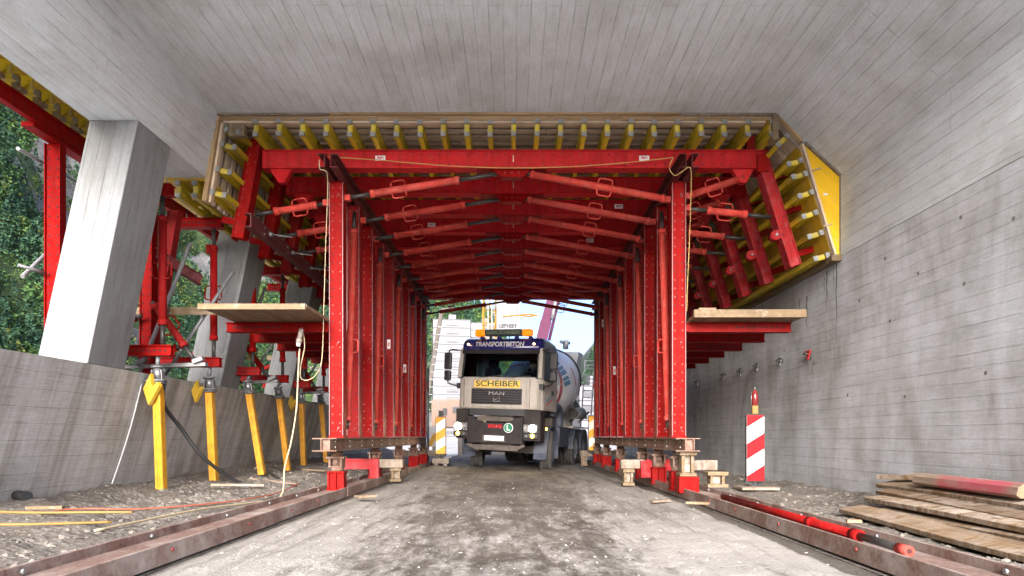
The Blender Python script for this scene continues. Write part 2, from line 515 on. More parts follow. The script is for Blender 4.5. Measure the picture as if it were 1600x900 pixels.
def smooth_path(pts, n=8):
    pts = [Vector(p) for p in pts]
    P = [pts[0]] + pts + [pts[-1]]
    out = []
    for i in range(1, len(P) - 2):
        a, b, c, d = P[i - 1], P[i], P[i + 1], P[i + 2]
        for k in range(n):
            t = k / n
            out.append(0.5 * ((2 * b) + (c - a) * t + (2 * a - 5 * b + 4 * c - d) * t * t + (3 * b - a - 3 * c + d) * t ** 3))
    out.append(pts[-1])
    return out

def fnoise(x, y, z=0.0, o=4):
    return mnoise.fractal(Vector((x, y, z)), 1.0, 2.0, o)

# ------------------------------------------------------------------ terrain and ground
def interp(x, table):
    for (x0, v0), (x1, v1) in zip(table, table[1:]):
        if x <= x1:
            t = min(1, max(0, (x - x0) / (x1 - x0)))
            return v0 + (v1 - v0) * t
    return table[-1][1]
def sstep(a, b, x):
    t = min(1, max(0, (x - a) / (b - a)))
    return t * t * (3 - 2 * t)

def hill_h(x, y):
    left = max(0.0, (-x - 105)) * 1.5 * (1 + 0.25 * fnoise(x * 0.012, y * 0.012, 3)) + max(0, -x - 105) ** 0.5 * 5 * fnoise(x * 0.03, y * 0.03, 9)
    left = min(left, 330 + 30 * fnoise(x * 0.01, y * 0.01, 1))
    left *= 1 - 0.5 * sstep(330, 560, y)
    bk = interp(x, [(-400, 240), (-170, 190), (-100, 128), (-56, 92), (-30, 80), (-16, 70), (-4, 54), (6, 34), (25, 20), (38, 22), (46, 38), (60, 66), (120, 140), (400, 230)])
    bk = (bk + 4 * fnoise(x * 0.03, y * 0.03, 5)) * sstep(270, 400, y)
    return max(left, bk) - (0.12 if x > -20 else 0.5)

def grid_mesh(name, xs, ys, zf, mats, mat_f=None, uvs=True, smooth=True):
    nx, ny = len(xs), len(ys)
    verts = [(x, y, zf(x, y)) for y in ys for x in xs]
    faces = [(j * nx + i, j * nx + i + 1, (j + 1) * nx + i + 1, (j + 1) * nx + i) for j in range(ny - 1) for i in range(nx - 1)]
    me = bpy.data.meshes.new(name)
    me.from_pydata(verts, [], faces)
    for m in mats: me.materials.append(m)
    if mat_f:
        me.polygons.foreach_set('material_index', [mat_f(*( (Vector(verts[f[0]]) + Vector(verts[f[2]])) / 2)) for f in faces])
    me.polygons.foreach_set('use_smooth', [smooth] * len(faces))
    me.update()
    o = bpy.data.objects.new(name, me); COL.objects.link(o)
    return o

# road surface between the rails, with a slight cross-fall further in
def road_h(x, y):
    edge = max(0.0, abs(x) - 1.35) / 1.0
    h = 0.05 * edge ** 1.5 * (0.7 + 0.5 * fnoise(x * 0.8, y * 0.4, 2))
    h -= 0.085 * sstep(2.12, 2.24, abs(x) + 0.05 * fnoise(x, y * 1.5, 6, 3))
    h += 0.022 * fnoise(x * 1.3, y * 1.0, 0, 5) + 0.010 * fnoise(x * 6, y * 5, 4, 3)
    for c in (-1.05, 0.95):
        h -= 0.018 * math.exp(-((x - c) / 0.28) ** 2)
    tw = 0.5 + 0.5 * math.sin(y * 26 + x * 3)
    for c in (-1.22, -0.9, 0.78, 1.12):
        h += 0.006 * tw * math.exp(-((x - c - 0.06 * math.sin(y * 0.5)) / 0.09) ** 2)
    h += -0.04 * (x + 0.1) * sstep(12, 16, y)
    return max(h, -0.02 + 0.004 * fnoise(x * 3, y * 3, 1, 3))

k = NT('dusty_road')
oc = k.coord('Object')
n1 = k.noise(k.coord('Object', (1.0, 0.55, 1)), 0.9, 7, 0.66, 0.3)
n2 = k.noise(k.coord('Object', (1.4, 0.5, 1), (3, 1, 0)), 2.6, 7, 0.72)
n3 = k.noise(oc, 30.0, 4, 0.7)
sep = k.n('ShaderNodeSeparateXYZ'); k.l(oc, sep.inputs[0])
ax = k.math('ABSOLUTE', k.math('ADD', sep.outputs[0], 0.1))
edge = k.ramp(ax, [(0.0, 0.0), (1.0, 1.0)])
edge = k.ramp(k.math('MULTIPLY', ax, 0.42), [(0.32, 0.0), (0.85, 1.0)])
# crushed pale dust: more at the sides, worn dark and damp in the wheel tracks further in
dark = (0.075, 0.062, 0.050); mid = (0.155, 0.137, 0.115); pale = (0.36, 0.34, 0.305)
c = k.mix(k.ramp(n1, [(0.36, 0.0), (0.58, 1.0)]), dark, mid)
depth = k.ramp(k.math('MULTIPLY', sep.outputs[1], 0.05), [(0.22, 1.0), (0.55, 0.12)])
n5 = k.noise(k.coord('Object', (1.6, 0.7, 1), (9, 4, 0)), 9.0, 8, 0.75)
pm = k.math('ADD', k.math('MULTIPLY', edge, 0.26), k.math('ADD', k.math('MULTIPLY', n2, 0.62), k.math('MULTIPLY', n5, 0.30)))
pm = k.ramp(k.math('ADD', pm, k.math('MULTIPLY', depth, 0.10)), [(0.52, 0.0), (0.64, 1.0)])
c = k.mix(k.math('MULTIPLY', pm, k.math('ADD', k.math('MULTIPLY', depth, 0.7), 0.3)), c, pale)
trk = k.noise(k.coord('Object', (2.2, 0.16, 1), (2, 0, 0)), 2.0, 6, 0.7, 0.5)
c = k.mix(k.ramp(trk, [(0.36, 0.55), (0.52, 0.0)]), c, (0.06, 0.05, 0.041))
sp = k.ramp(n3, [(0.66, 0.0), (0.72, 0.85)])
c = k.mix(sp, c, (0.33, 0.32, 0.30))
sp2 = k.ramp(k.noise(k.coord('Object', (1, 1, 1), (5, 5, 0)), 24.0, 3, 0.6), [(0.30, 0.6), (0.36, 0.0)])
c = k.mix(sp2, c, (0.06, 0.055, 0.05))
c = k.mix(k.ramp(k.math('MULTIPLY', k.math('ADD', ax, k.math('MULTIPLY', n5, 0.2)), 0.4), [(0.92, 0.0), (0.95, 0.8)]), c, (0.075, 0.062, 0.048))
hb = k.math('ADD', n3, k.math('MULTIPLY', n2, 1.5))
M['road'] = k.set(c, k.ramp(n1, [(0.35, 0.85), (0.6, 0.97)]), bump=hb, bump_strength=0.75, bump_dist=0.03, spec=0.12)

k = NT('gravelly_ground')
oc = k.coord('Object')
n1 = k.noise(oc, 1.1, 7, 0.7)
n2 = k.noise(oc, 14.0, 6, 0.72)
vo = k.n('ShaderNodeTexVoronoi'); vo.inputs['Scale'].default_value = 22.0; k.l(oc, vo.inputs['Vector'])
c = k.mix(k.ramp(n1, [(0.35, 0.0), (0.65, 1.0)]), (0.125, 0.102, 0.08), (0.26, 0.23, 0.19))
c = k.mix(k.ramp(n2, [(0.42, 0.0), (0.68, 0.8)]), c, (0.26, 0.25, 0.23))
c = k.mix(k.ramp(n2, [(0.30, 0.6), (0.42, 0.0)]), c, (0.07, 0.06, 0.05))
sv = k.ramp(vo.outputs['Distance'], [(0.1, 1.1), (0.6, 0.6)])
c = k.mix(0.6, c, k.mix(1.0, c, sv, 'MULTIPLY'))
M['verge'] = k.set(c, 0.92, bump=k.math('ADD', n2, k.math('MULTIPLY', vo.outputs['Distance'], 0.6)), bump_strength=0.9, bump_dist=0.035, spec=0.25)
k = NT('pale_site_ground')
n1 = k.noise(k.coord('Object'), 0.35, 8, 0.7)
c = k.ramp(n1, [(0.35, (0.18, 0.175, 0.17)), (0.5, (0.36, 0.36, 0.35)), (0.7, (0.46, 0.46, 0.45))])
M['site'] = k.set(c, 0.95, bump=n1, bump_strength=0.4, bump_dist=0.05)
M['apron'] = m_plain('fresh_concrete_apron', (0.80, 0.79, 0.77), 0.9, 0, 0.08, 0.5)  # near-white colour for the added light-bouncing ground sheet
k = NT('rock_face')
n1 = k.noise(k.coord('Object', (1, 1, 0.6)), 0.16, 9, 0.72, 0.5)
c = k.ramp(n1, [(0.3, (0.05, 0.052, 0.055)), (0.5, (0.13, 0.128, 0.125)), (0.68, (0.22, 0.215, 0.205))])
M['rock'] = k.set(c, 0.95, bump=n1, bump_strength=1.0, bump_dist=1.5)
k = NT('forest_floor')
n1 = k.noise(k.coord('Object'), 0.08, 6, 0.7)
M['floor_green'] = k.set(k.ramp(n1, [(0.35, (0.012, 0.026, 0.010)), (0.7, (0.04, 0.07, 0.02))]), 0.95)

far = [-900, -700, -560] + [-480 + 5 * i for i in range(125)] + [160, 220, 300, 420, 600, 900]
fary = [-400, -200, -80, -30] + [-10 + 6 * i for i in range(90)] + [560, 640, 760, 1000]
def rocky(x, y, z):
    if z < 1.0: return 2
    r = fnoise(x * 0.022, y * 0.022, z * 0.01, 4)
    return 1 if r > 0.17 else 0
g = structure(grid_mesh('ground', far, fary, hill_h, [M['floor_green'], M['rock'], M['site']], rocky))

xs = [-2.45 + 4.9 * i / 110 for i in range(111)]
ys = [2.0 + 0.045 * i for i in range(220)] + [11.9 + 0.08 * i for i in range(150)] + [24 + 0.5 * i for i in range(1, 30)]
structure(grid_mesh('road', xs, ys, lambda x, y: road_h(x, y), [M['road']]))
def verge_l(x, y):
    t = sstep(-2.9, -3.7, x)
    base = 0.05 + t * (0.05 + 0.09 * sstep(8, 12, y)) + 0.10 * sstep(-4.4, -5.5, x)
    return base + t * (0.085 * fnoise(x * 0.9, y * 0.9, 1, 4) + 0.045 * fnoise(x * 3.2, y * 3.2, 2, 4) + 0.012 * fnoise(x * 14, y * 14, 2, 2))
def verge_r(x, y):
    t = sstep(2.85, 3.1, x)
    return 0.05 + t * (0.05 * fnoise(x * 1.2, y * 1.2, 7, 4) + 0.025 * fnoise(x * 5, y * 5, 8, 3) + 0.012 * fnoise(x * 14, y * 14, 2, 2)) + 0.05 * sstep(4.0, 4.7, x)
ys2 = [1.0 + 0.06 * i for i in range(260)] + [16.6 + 0.25 * i for i in range(1, 45)]
structure(grid_mesh('gravel_verge', [-6.3 + 3.55 * i / 60 for i in range(61)], ys2, verge_l, [M['verge']]))
structure(grid_mesh('gravel_verge', [2.78 + 2.1 * i / 36 for i in range(37)], ys2, verge_r, [M['verge']]))
structure(grid_mesh('rail_bed', [-2.86, -2.36], [1, 26], lambda x, y: -0.014, [M['verge']]))
structure(grid_mesh('rail_bed', [2.36, 2.86], [1, 26], lambda x, y: -0.014, [M['verge']]))

# unseen pale ground sheet added behind the viewpoint to bounce light onto the ceiling
structure(grid_mesh('concrete_apron', [-14 + i for i in range(29)], [-24 + i for i in range(28)], lambda x, y: 0.03 if abs(x) < 2.3 or True else 0, [M['apron']]))
# loose stones
def stones(name, n, area, hf, size, mat, seed):
    r = random.Random(seed)
    mb = MB()
    for i in range(n):
        x, y = area(r)
        s = size(r)
        z = hf(x, y)
        n_ = 6
        top = Vector((x + r.uniform(-.2, .2) * s, y + r.uniform(-.2, .2) * s, z + s * r.uniform(0.35, 0.75)))
        a0 = r.uniform(0, 6)
        ring = [Vector((x + math.cos(a0 + t * 6.283 / n_) * s * r.uniform(.6, 1.1), y + math.sin(a0 + t * 6.283 / n_) * s * r.uniform(.6, 1.1), z + s * r.uniform(0.0, 0.3))) for t in range(n_)]
        low = [Vector((p.x, p.y, z - s * 0.4)) for p in ring]
        for t in range(n_):
            u = (t + 1) % n_
            mb.face([ring[t], ring[u], top], [(0, 0)] * 3, mat)
            mb.face([low[t], low[u], ring[u], ring[t]], [(0, 0)] * 4, mat)
    return structure(mb.build(name, fixn=False), 'stuff')
M['stone'] = m_plain('loose_stone', (0.20, 0.18, 0.152), 0.9, 0, 0.45, 3)
M['stone_pale'] = m_plain('pale_grit', (0.34, 0.33, 0.31), 0.9, 0, 0.3, 3)
sz = lambda a, b: (lambda r: a * (b / a) ** (r.random() ** 2.2))
stones('loose_stones', 2400, lambda r: (r.uniform(-5.4, -2.95), 3.4 + 11 * r.random() ** 1.4), verge_l, sz(0.005, 0.042), M['stone'], 1)
stones('loose_stones', 900, lambda r: (r.uniform(3.0, 4.62), 3.8 + 10 * r.random() ** 1.3), verge_r, sz(0.005, 0.045), M['stone'], 2)
stones('pale_grit', 1800, lambda r: (r.uniform(-2.3, 2.3), 3.2 + 9 * r.random() ** 1.5), road_h, sz(0.003, 0.016), M['stone_pale'], 3)

# ------------------------------------------------------------------ forest on the slopes (one far mass)
def forest():
    r = np.random.RandomState(5)
    rr = random.Random(11)
    pts = []
    def add(n, xr, yr, rad, rej=0.24, view=False):
        c = 0; tries = 0
        while c < n and tries < n * 14:
            tries += 1
            x, y = rr.uniform(*xr), rr.uniform(*yr)
            if view:
                x = -y * rr.uniform(0.32, 1.0)
                if not xr[0] < x < xr[1]: continue
            z = hill_h(x, y)
            if z < 2.0 or (view and z > 0.95 * y): continue
            rk = fnoise(x * 0.022, y * 0.022, z * 0.01, 4)
            if rk > rej + 0.25 * rr.random() ** 2: continue
            s = rr.uniform(*rad)
            pts.append((x, y, z, s, 1 if rr.random() < 0.6 else 0, rr.random()))
            c += 1
    add(13500, (-470, -106), (108, 500), (1.3, 2.6), 0.15, True)
    add(1900, (-140, 10), (300, 420), (2.0, 3.6), 0.6)
    add(350, (38, 120), (290, 410), (2.0, 3.6), 0.6)
    nl = 54
    allv, mi = [], []
    for (x, y, z, s, con, q) in pts:
        h = s * (3.6 if con else 2.3)
        u = r.rand(nl)
        if con:
            t = u ** 0.75
            rad = s * 0.85 * (1 - t) + 0.12
        else:
            t = u
            rad = s * np.sqrt(np.clip(1 - (2 * t - 1) ** 2, 0.05, 1)) * (0.85 + 0.3 * r.rand(nl))
        ang = r.rand(nl) * 6.283
        rad = rad * (0.7 + 0.35 * r.rand(nl))
        cen = np.stack([x + np.cos(ang) * rad, y + np.sin(ang) * rad, z + 0.6 + t * h], 1)
        a = r.randn(nl, 3); a[:, 2] *= 0.6; a /= np.linalg.norm(a, axis=1)[:, None]
        b = r.randn(nl, 3); b -= a * (a * b).sum(1)[:, None]; b /= np.linalg.norm(b, axis=1)[:, None]
        sz_ = (s * (0.13 + 0.12 * r.rand(nl)))[:, None]
        quad = np.stack([cen - a * sz_ , cen + b * sz_ * 0.7, cen + a * sz_, cen - b * sz_ * 0.7], 1)
        allv.append(quad.reshape(-1, 3))
        kind = 0 if con else (1 if q < 0.80 else 2)
        mi.append(np.full(nl, kind))
    vv = np.concatenate(allv); mm = np.concatenate(mi)
    nf = len(mm)
    me = bpy.data.meshes.new('forest')
    me.vertices.add(len(vv)); me.vertices.foreach_set('co', vv.ravel().astype(np.float32))
    me.loops.add(nf * 4); me.loops.foreach_set('vertex_index', np.arange(nf * 4))
    me.polygons.add(nf); me.polygons.foreach_set('loop_start', np.arange(nf) * 4); me.polygons.foreach_set('loop_total', np.full(nf, 4))
    def leaf(name, a, b, c):
        k = NT(name)
        n1 = k.noise(k.coord('Object'), 0.22, 3, 0.6)
        n2 = k.noise(k.coord('Object'), 2.5, 3, 0.6)
        col = k.ramp(n1, [(0.32, a), (0.5, b), (0.68, c)])
        col = k.mix(0.6, col, k.mix(1.0, col, k.ramp(n2, [(0.3, 0.45), (0.7, 1.35)]), 'MULTIPLY'))
        return k.set(col, 0.8, spec=0.2)
    for m in (leaf('conifer_needles', (0.022, 0.055, 0.038), (0.036, 0.085, 0.048), (0.06, 0.12, 0.055)),
              leaf('broadleaf_foliage', (0.040, 0.095, 0.032), (0.075, 0.15, 0.042), (0.12, 0.19, 0.05)),
              leaf('yellowing_foliage', (0.08, 0.125, 0.03), (0.13, 0.17, 0.04), (0.16, 0.17, 0.045))):
        me.materials.append(m)
    me.polygons.foreach_set('material_index', mm.astype(np.int32))
    me.update(); me.validate()
    o = bpy.data.objects.new('forest', me); COL.objects.link(o)
    return structure(o, 'stuff')
forest()

# ------------------------------------------------------------------ concrete gallery
Zr = lambda rel: CAMH + rel
DF = 9.12                                      # end of the finished roof
def extrude(mb, prof, y0, y1, mat, ny=1):
    """closed profile (x, z) along y; u along y, v round the profile"""
    n = len(prof); acc = 0
    for i in range(n):
        a, b = prof[i], prof[(i + 1) % n]
        L = math.hypot(b[0] - a[0], b[1] - a[1])
        mb.face([V(a[0], y0, a[1]), V(a[0], y1, a[1]), V(b[0], y1, b[1]), V(b[0], y0, b[1])], [(y0, acc), (y1, acc), (y1, acc + L), (y0, acc + L)], mat)
        acc += L
    for y in (y0, y1):
        mb.face([V(p[0], y, p[1]) for p in prof], [(p[0], p[1]) for p in prof], mat)

mb = MB()
Y0 = 4.0
extrude(mb, [(-4.95, Zr(3.69)), (-4.37, Zr(3.69)), (-4.19, Zr(4.58)), (3.73, Zr(4.58)), (4.645, Zr(3.70)), (4.645, Zr(2.56)), (5.3, Zr(2.56)), (5.3, Zr(5.3)), (-4.95, Zr(5.3))], Y0, DF, M['conc_roof'])
tag(mb.build('gallery_roof'), 'grey board-marked concrete roof slab with edge beam spanning over the roadway', 'roof slab')

mb = MB()
def wallpiece(y0, y1):
    extrude(mb, [(4.65, -0.3), (4.65, Zr(2.555)), (5.3, Zr(2.555)), (5.3, -0.3)], y0, y1, M['conc_wall'])
wallpiece(3.4, DF - 0.004); 
extrude(mb, [(4.655, -0.3), (4.655, Zr(3.6)), (5.3, Zr(3.6)), (5.3, -0.3)], DF + 0.004, 27, M['conc_wall'])
M['wall_hole'] = m_plain('dark_tie_hole', (0.17, 0.165, 0.16), 0.9)
for hy, hz in ((6.6, 2.45), (6.65, 3.15), (7.35, 2.75), (7.9, 2.3), (8.0, 3.1), (8.6, 2.7), (6.3, 1.5), (7.6, 1.35), (8.9, 1.45), (5.95, 2.9), (9.9, 2.0), (11.0, 2.35)):
    mb.tube((4.656 if hy < DF else 4.66, hy, hz), (4.6478 if hy < DF else 4.6528, hy, hz), 0.022, M['wall_hole'], n=10)
wall_ = mb.build('retaining_wall')
k = NT('water_stain'); n1 = k.noise(k.coord('Object', (1, 3, 1.2)), 3.0, 5, 0.7)
M['stain'] = k.set(k.ramp(n1, [(0.35, (0.13, 0.12, 0.105)), (0.65, (0.24, 0.23, 0.215))]), 0.6)
for sy, sz0, L_, w_ in ((9.22, 3.36, 1.15, 0.05), (9.30, 3.36, 0.42, 0.035), (9.5, 3.33, 0.62, 0.05), (9.58, 3.25, 0.3, 0.03), (10.15, 3.1, 0.5, 0.06), (10.4, 3.1, 0.3, 0.05), (10.9, 3.0, 0.35, 0.04), (9.95, 2.05, 0.4, 0.02), (10.02, 2.12, 0.07, 0.12), (12.0, 2.9, 0.3, 0.06), (13.5, 2.9, 0.4, 0.06)):
    sm_ = MB(); pts_l, pts_r = [], []
    for q in range(9):
        f_ = q / 8; ww = w_ * (1 - 0.75 * f_) * rng.uniform(0.6, 1.2); cy_ = sy + 0.012 * math.sin(q * 1.7 + sy)
        pts_l.append(V(4.6535, cy_ - ww / 2, sz0 - L_ * f_)); pts_r.append(V(4.6535, cy_ + ww / 2, sz0 - L_ * f_))
    for q in range(8):
        sm_.face([pts_l[q], pts_r[q], pts_r[q + 1], pts_l[q + 1]], [(0, 0)] * 4, M['stain'])
    sm_.build('water_stain', wall_, fixn=False)
tag(wall_, 'tall grey stained concrete wall running along the right side of the roadway', 'wall')

mb = MB()
extrude(mb, [(-4.95, Zr(0.85)), (-5.56, -0.3), (-6.4, -0.3), (-5.70, Zr(0.85))], 4.2, 27, M['conc_parapet'])
par = tag(mb.build('parapet_wall'), 'low leaning concrete wall with dark water streaks along the left side', 'wall')

def column(y, label):
    mb = MB()
    zt, zb = Zr(3.688), Zr(0.855)
    c = []
    for i in range(8):
        a, b, d = i & 1, (i >> 1) & 1, (i >> 2) & 1       # a: up, b: depth, d: across
        x = (-4.94 if not d else -4.375) if a else (-5.56 if not d else -4.965)
        c.append(V(x, 0.72 * b, zt if a else zb))
    mb.hexa(c, M['conc_col'])
    o = mb.build('concrete_column', bevel=0.012)
    o.location = (0, y, 0)
    return tag(o, label, 'column', 'leaning concrete columns on the left wall')
column(7.46, 'pale leaning concrete column nearest the camera, standing on the low left wall')
column(10.85, 'leaning concrete column behind the first two yellow props, second from the camera')
column(14.2, 'leaning concrete column half hidden behind the left work platform, third from the camera')
column(17.6, 'farthest leaning concrete column, seen behind the stacked platform brackets')
# ------------------------------------------------------------------ red portal frames of the formwork carriage
ZP0, ZP1 = CAMH + 0.0, CAMH + 3.78          # posts
ZB0, ZB1 = CAMH + 3.99, CAMH + 4.26         # cross beams
XL, XR = -2.63, 2.46

def double_channel(mb, p0, p1, w, d, m, side, web=0.03, t=0.014, bolts=None, bm_=None, two=True, hole=None, front_only=True):
    """p0->p1 axis at the FRONT face centre; w = flange-to-flange width (in 'side' direction); d = depth behind the front"""
    p0, p1 = Vector(p0), Vector(p1); ax = (p1 - p0).normalized(); s = Vector(side).normalized(); b = ax.cross(s).normalized()
    if b.y < 0: b = -b
    L = (p1 - p0).length
    for sg in (-1, 1):
        c = s * sg * (w / 2 - t / 2)
        mb.bar(p0 + c + b * (d / 2), p1 + c + b * (d / 2), t, d, m, up=b) if True else None
    for k in ((web, d - web) if two else (web,)):
        mb.bar(p0 + ax * 0.002 + b * k, p1 - ax * 0.002 + b * k, w - 2 * t, 0.012, m, up=b)
    if bolts:
        n = int(L / bolts)
        for i in range(n):
            q = p0 + ax * (L - (n - 1) * bolts) / 2 + ax * bolts * i
            for sg in (-1, 1):
                mm = (hole or bm_) if rng.random() < 0.35 else bm_
                mb.bolt(q + s * sg * w * 0.27 + b * (web - 0.006), -b, 0.014, 0.009 if mm is bm_ else 0.002, mm)

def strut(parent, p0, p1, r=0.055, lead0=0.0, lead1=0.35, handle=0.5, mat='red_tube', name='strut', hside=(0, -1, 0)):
    """push-pull prop: tube with a dark threaded spindle at its ends and a wire handle"""
    p0, p1 = Vector(p0), Vector(p1)
    d = (p1 - p0); L = d.length; d.normalize()
    a, b = p0 + d * lead0, p1 - d * lead1
    mb = MB()
    mb.tube(a, b, r, M[mat], n=12)
    for q, sg in ((a, 1), (b, -1)):
        mb.tube(q, q + d * sg * 0.07, r * 1.16, M[mat], n=12)
    o = mb.build(name, parent)
    for q0, q1, ln in ((p0, a, lead0), (b, p1, lead1)):
        if ln > 0.02:
            sp = MB(); sp.tube(q0, q1, r * 0.56, M['spindle'], n=10); sp.build('spindle', o)
    if handle is not None:
        q = a.lerp(b, handle)
        hs = Vector(hside); hs = (hs - d * hs.dot(d)).normalized()
        nn = d.cross(hs).normalized()
        hm = MB()
        for sg in (-1, 1):
            pts = [q - d * 0.11 + nn * sg * r * 0.9, q - d * 0.10 + nn * sg * (r + 0.06), q - d * 0.07 + nn * sg * (r + 0.075), q + d * 0.07 + nn * sg * (r + 0.075), q + d * 0.10 + nn * sg * (r + 0.06), q + d * 0.11 + nn * sg * r * 0.9]
            hm.path([p + hs * r * 0.3 for p in pts], 0.011, M[mat], 6)
        hm.build('handle', o)
    return o

def fork(mb, p, d, m, s=0.09):
    """small pinned end lug"""
    p = Vector(p)
    mb.bar(p - Vector(d) * s, p + Vector(d) * s * 0.6, 0.07, 0.085, m)

def sticker(parent, loc, rot, w=0.15, h=0.075):
    mb = MB()
    mb.box(-w / 2, w / 2, -h / 2, h / 2, 0, 0.002, M['white_paint'])
    o = mb.build('sticker', parent)
    o.location = loc; o.rotation_euler = rot
    text_mesh('lettering', 'PERI', h * 0.7, (0, 0, 0.003), (0, 0, 0), M['red_ink'], o, 0.0006, bold=0.002)
    return o

def make_frame(label):
    t = thing('portal_frame', label, 'portal frame', (0, 9.5, 0), 0, 'red portal frames of the formwork carriage')
    for x in (XL, XR):
        mb = MB()
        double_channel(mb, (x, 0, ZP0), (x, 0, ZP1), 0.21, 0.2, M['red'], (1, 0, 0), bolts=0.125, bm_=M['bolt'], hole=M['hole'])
        mb.box(x - 0.12, x + 0.12, -0.012, 0.21, ZP0 - 0.018, ZP0 - 0.002, M['red'])
        for q in (-0.098, 0.098):
            mb.box(x + q - 0.006, x + q + 0.006, -0.004, -0.0015, ZP0 + 0.01, ZP1 - 0.01, M['worn_edge'], 'z')
        mb.box(x - 0.09, x + 0.09, 0.0, 0.2, ZP1 + 0.002, ZP1 + 0.012, M['red'])
        for zz in (ZP0 + 0.13, ZP1 - 0.18, ZP0 + 1.4):      # chain eyes / pins hanging on the web
            mb.tube((x + 0.035, -0.004, zz), (x + 0.035, 0.03, zz), 0.015, M['bolt'], n=8)
            mb.bar((x + 0.035, -0.002, zz), (x + 0.01, -0.006, zz - 0.05), 0.007, 0.007, M['bolt'])
        mb.build('post', t)
    mb = MB()
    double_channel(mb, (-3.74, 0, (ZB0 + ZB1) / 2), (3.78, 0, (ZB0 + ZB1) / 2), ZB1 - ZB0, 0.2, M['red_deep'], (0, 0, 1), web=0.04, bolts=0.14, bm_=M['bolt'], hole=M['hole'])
    mb.bar((0.0, 0.030, ZB0 + 0.10), (0.0, 0.030, ZB1 - 0.07), 0.014, 0.004, M['board'], up=(0, 1, 0))
    beam = mb.build('cross_beam', t)
    # hanging gusset in the middle of the beam
    mb = MB()
    gx = -0.02
    mb.poly_ext([(gx - 0.30, 0.03, ZB0 - 0.002), (gx - 0.16, 0.03, ZB0 - 0.125), (gx + 0.16, 0.03, ZB0 - 0.125), (gx + 0.30, 0.03, ZB0 - 0.002)], (0, 0.14, 0), M['red'])
    mb.box(gx - 0.52, gx + 0.52, 0.0, 0.2, ZB0 - 0.016, ZB0 - 0.003, M['red'])
    for bx in (-0.1, 0.0, 0.1):
        mb.bolt((gx + bx, 0.03, ZB0 - 0.06), (0, -1, 0), 0.014, 0.012, M['bolt'])
    mb.build('gusset_plate', t)
    # little hanging lugs at both beam ends
    for x in (-3.45, 3.45):
        mb = MB()
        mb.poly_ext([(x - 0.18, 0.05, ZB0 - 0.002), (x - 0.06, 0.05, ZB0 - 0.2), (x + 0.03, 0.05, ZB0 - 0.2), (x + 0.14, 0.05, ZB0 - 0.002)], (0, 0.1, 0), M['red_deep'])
        mb.build('lug', t)
    # roof braces from the gusset to the posts
    strut(t, (-2.49, 0.1, Zr(3.58)), (-0.2, 0.1, Zr(3.945)), 0.052, 0.35, 0.62, 0.32)
    strut(t, (2.34, 0.1, Zr(3.55)), (0.2, 0.1, Zr(3.945)), 0.052, 0.06, 0.05, 0.45)
    # outer braces to the haunch walers
    strut(t, (2.60, 0.1, Zr(3.60)), (3.58, 0.1, Zr(3.92)), 0.052, 0.04, 0.14, 0.45)
    strut(t, (2.60, 0.1, Zr(3.42)), (3.86, 0.1, Zr(3.29)), 0.052, 0.30, 0.36, 0.45)
    strut(t, (-2.76, 0.1, Zr(3.50)), (-3.86, 0.1, Zr(3.33)), 0.052, 0.18, 0.28, 0.4)
    for p in ((-2.49, 0.1, Zr(3.575)), (2.34, 0.1, Zr(3.55)), (2.59, 0.1, Zr(3.6)), (2.59, 0.1, Zr(3.42)), (-2.76, 0.1, Zr(3.5))):
        mb = MB(); fork(mb, p, (1, 0, 0), M['red_tube']); mb.build('pin_lug', t)
    # inclined side walers
    mb = MB()
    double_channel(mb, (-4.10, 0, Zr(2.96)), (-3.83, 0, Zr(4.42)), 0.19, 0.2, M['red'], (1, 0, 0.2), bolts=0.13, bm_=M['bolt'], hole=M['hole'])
    mb.build('side_waler', t)
    mb = MB()
    double_channel(mb, (4.20, 0, Zr(2.54)), (3.72, 0, Zr(4.10)), 0.17, 0.2, M['red_worn'], (1, 0, 0.3), bolts=0.13, bm_=M['bolt'], hole=M['hole'])
    mb.bar((3.62, 0.1, Zr(4.06)), (3.80, 0.1, Zr(4.06)), 0.22, 0.26, M['red'])
    w = mb.build('side_waler', t)
    lm = MB()
    lm.tube((3.90, -0.02, Zr(2.99)), (3.90, 0.12, Zr(2.99)), 0.075, M['red_worn'], n=14)
    lm.bolt((3.90, -0.02, Zr(2.99)), (0, -1, 0), 0.022, 0.025, M['galv'])
    lm.build('hinge_lug', w)
    for zz in (2.72, 3.35, 3.86):
        st = MB()
        xx = 4.20 - (zz - 2.54) / 1.56 * 0.48
        st.bar((xx + 0.07, 0.1, Zr(zz)), (xx + 0.36, 0.1, Zr(zz) + 0.09), 0.08, 0.09, M['red'])
        st.build('tie_bracket', w)
    for zz in (3.2, 4.2):
        st = MB()
        xx = -4.10 + (zz - 2.96) / 1.46 * 0.27
        st.bar((xx - 0.09, 0.1, Zr(zz)), (xx - 0.30, 0.1, Zr(zz) + 0.05), 0.08, 0.09, M['red'])
        st.build('tie_bracket', t)
    st = MB()
    st.bar((3.55, 0.1, ZB1 + 0.003), (3.55, 0.1, ZB1 + 0.235), 0.10, 0.12, M['red'])
    st.build('end_stub', t)
    # platform brackets on the outside of the posts
    for x0, x1 in ((-4.27, -2.745), (2.575, 4.14)):
        mb = MB()
        double_channel(mb, (x0, 0, Zr(1.625)), (x1, 0, Zr(1.625)), 0.14, 0.16, M['red'], (0, 0, 1), web=0.045)
        n = 9
        for i in range(n):
            xx = x0 + 0.12 + (x1 - x0 - 0.2) * (i / (n - 1)) * 0.5 if x0 < 0 else x1 - 0.12 - (x1 - x0 - 0.2) * (i / (n - 1)) * 0.5
            mb.box(xx - 0.026, xx + 0.026, 0.037, 0.0385, Zr(1.625) - 0.012, Zr(1.625) + 0.012, M['hole'])
        mb.build('platform_bracket', t)
    return t

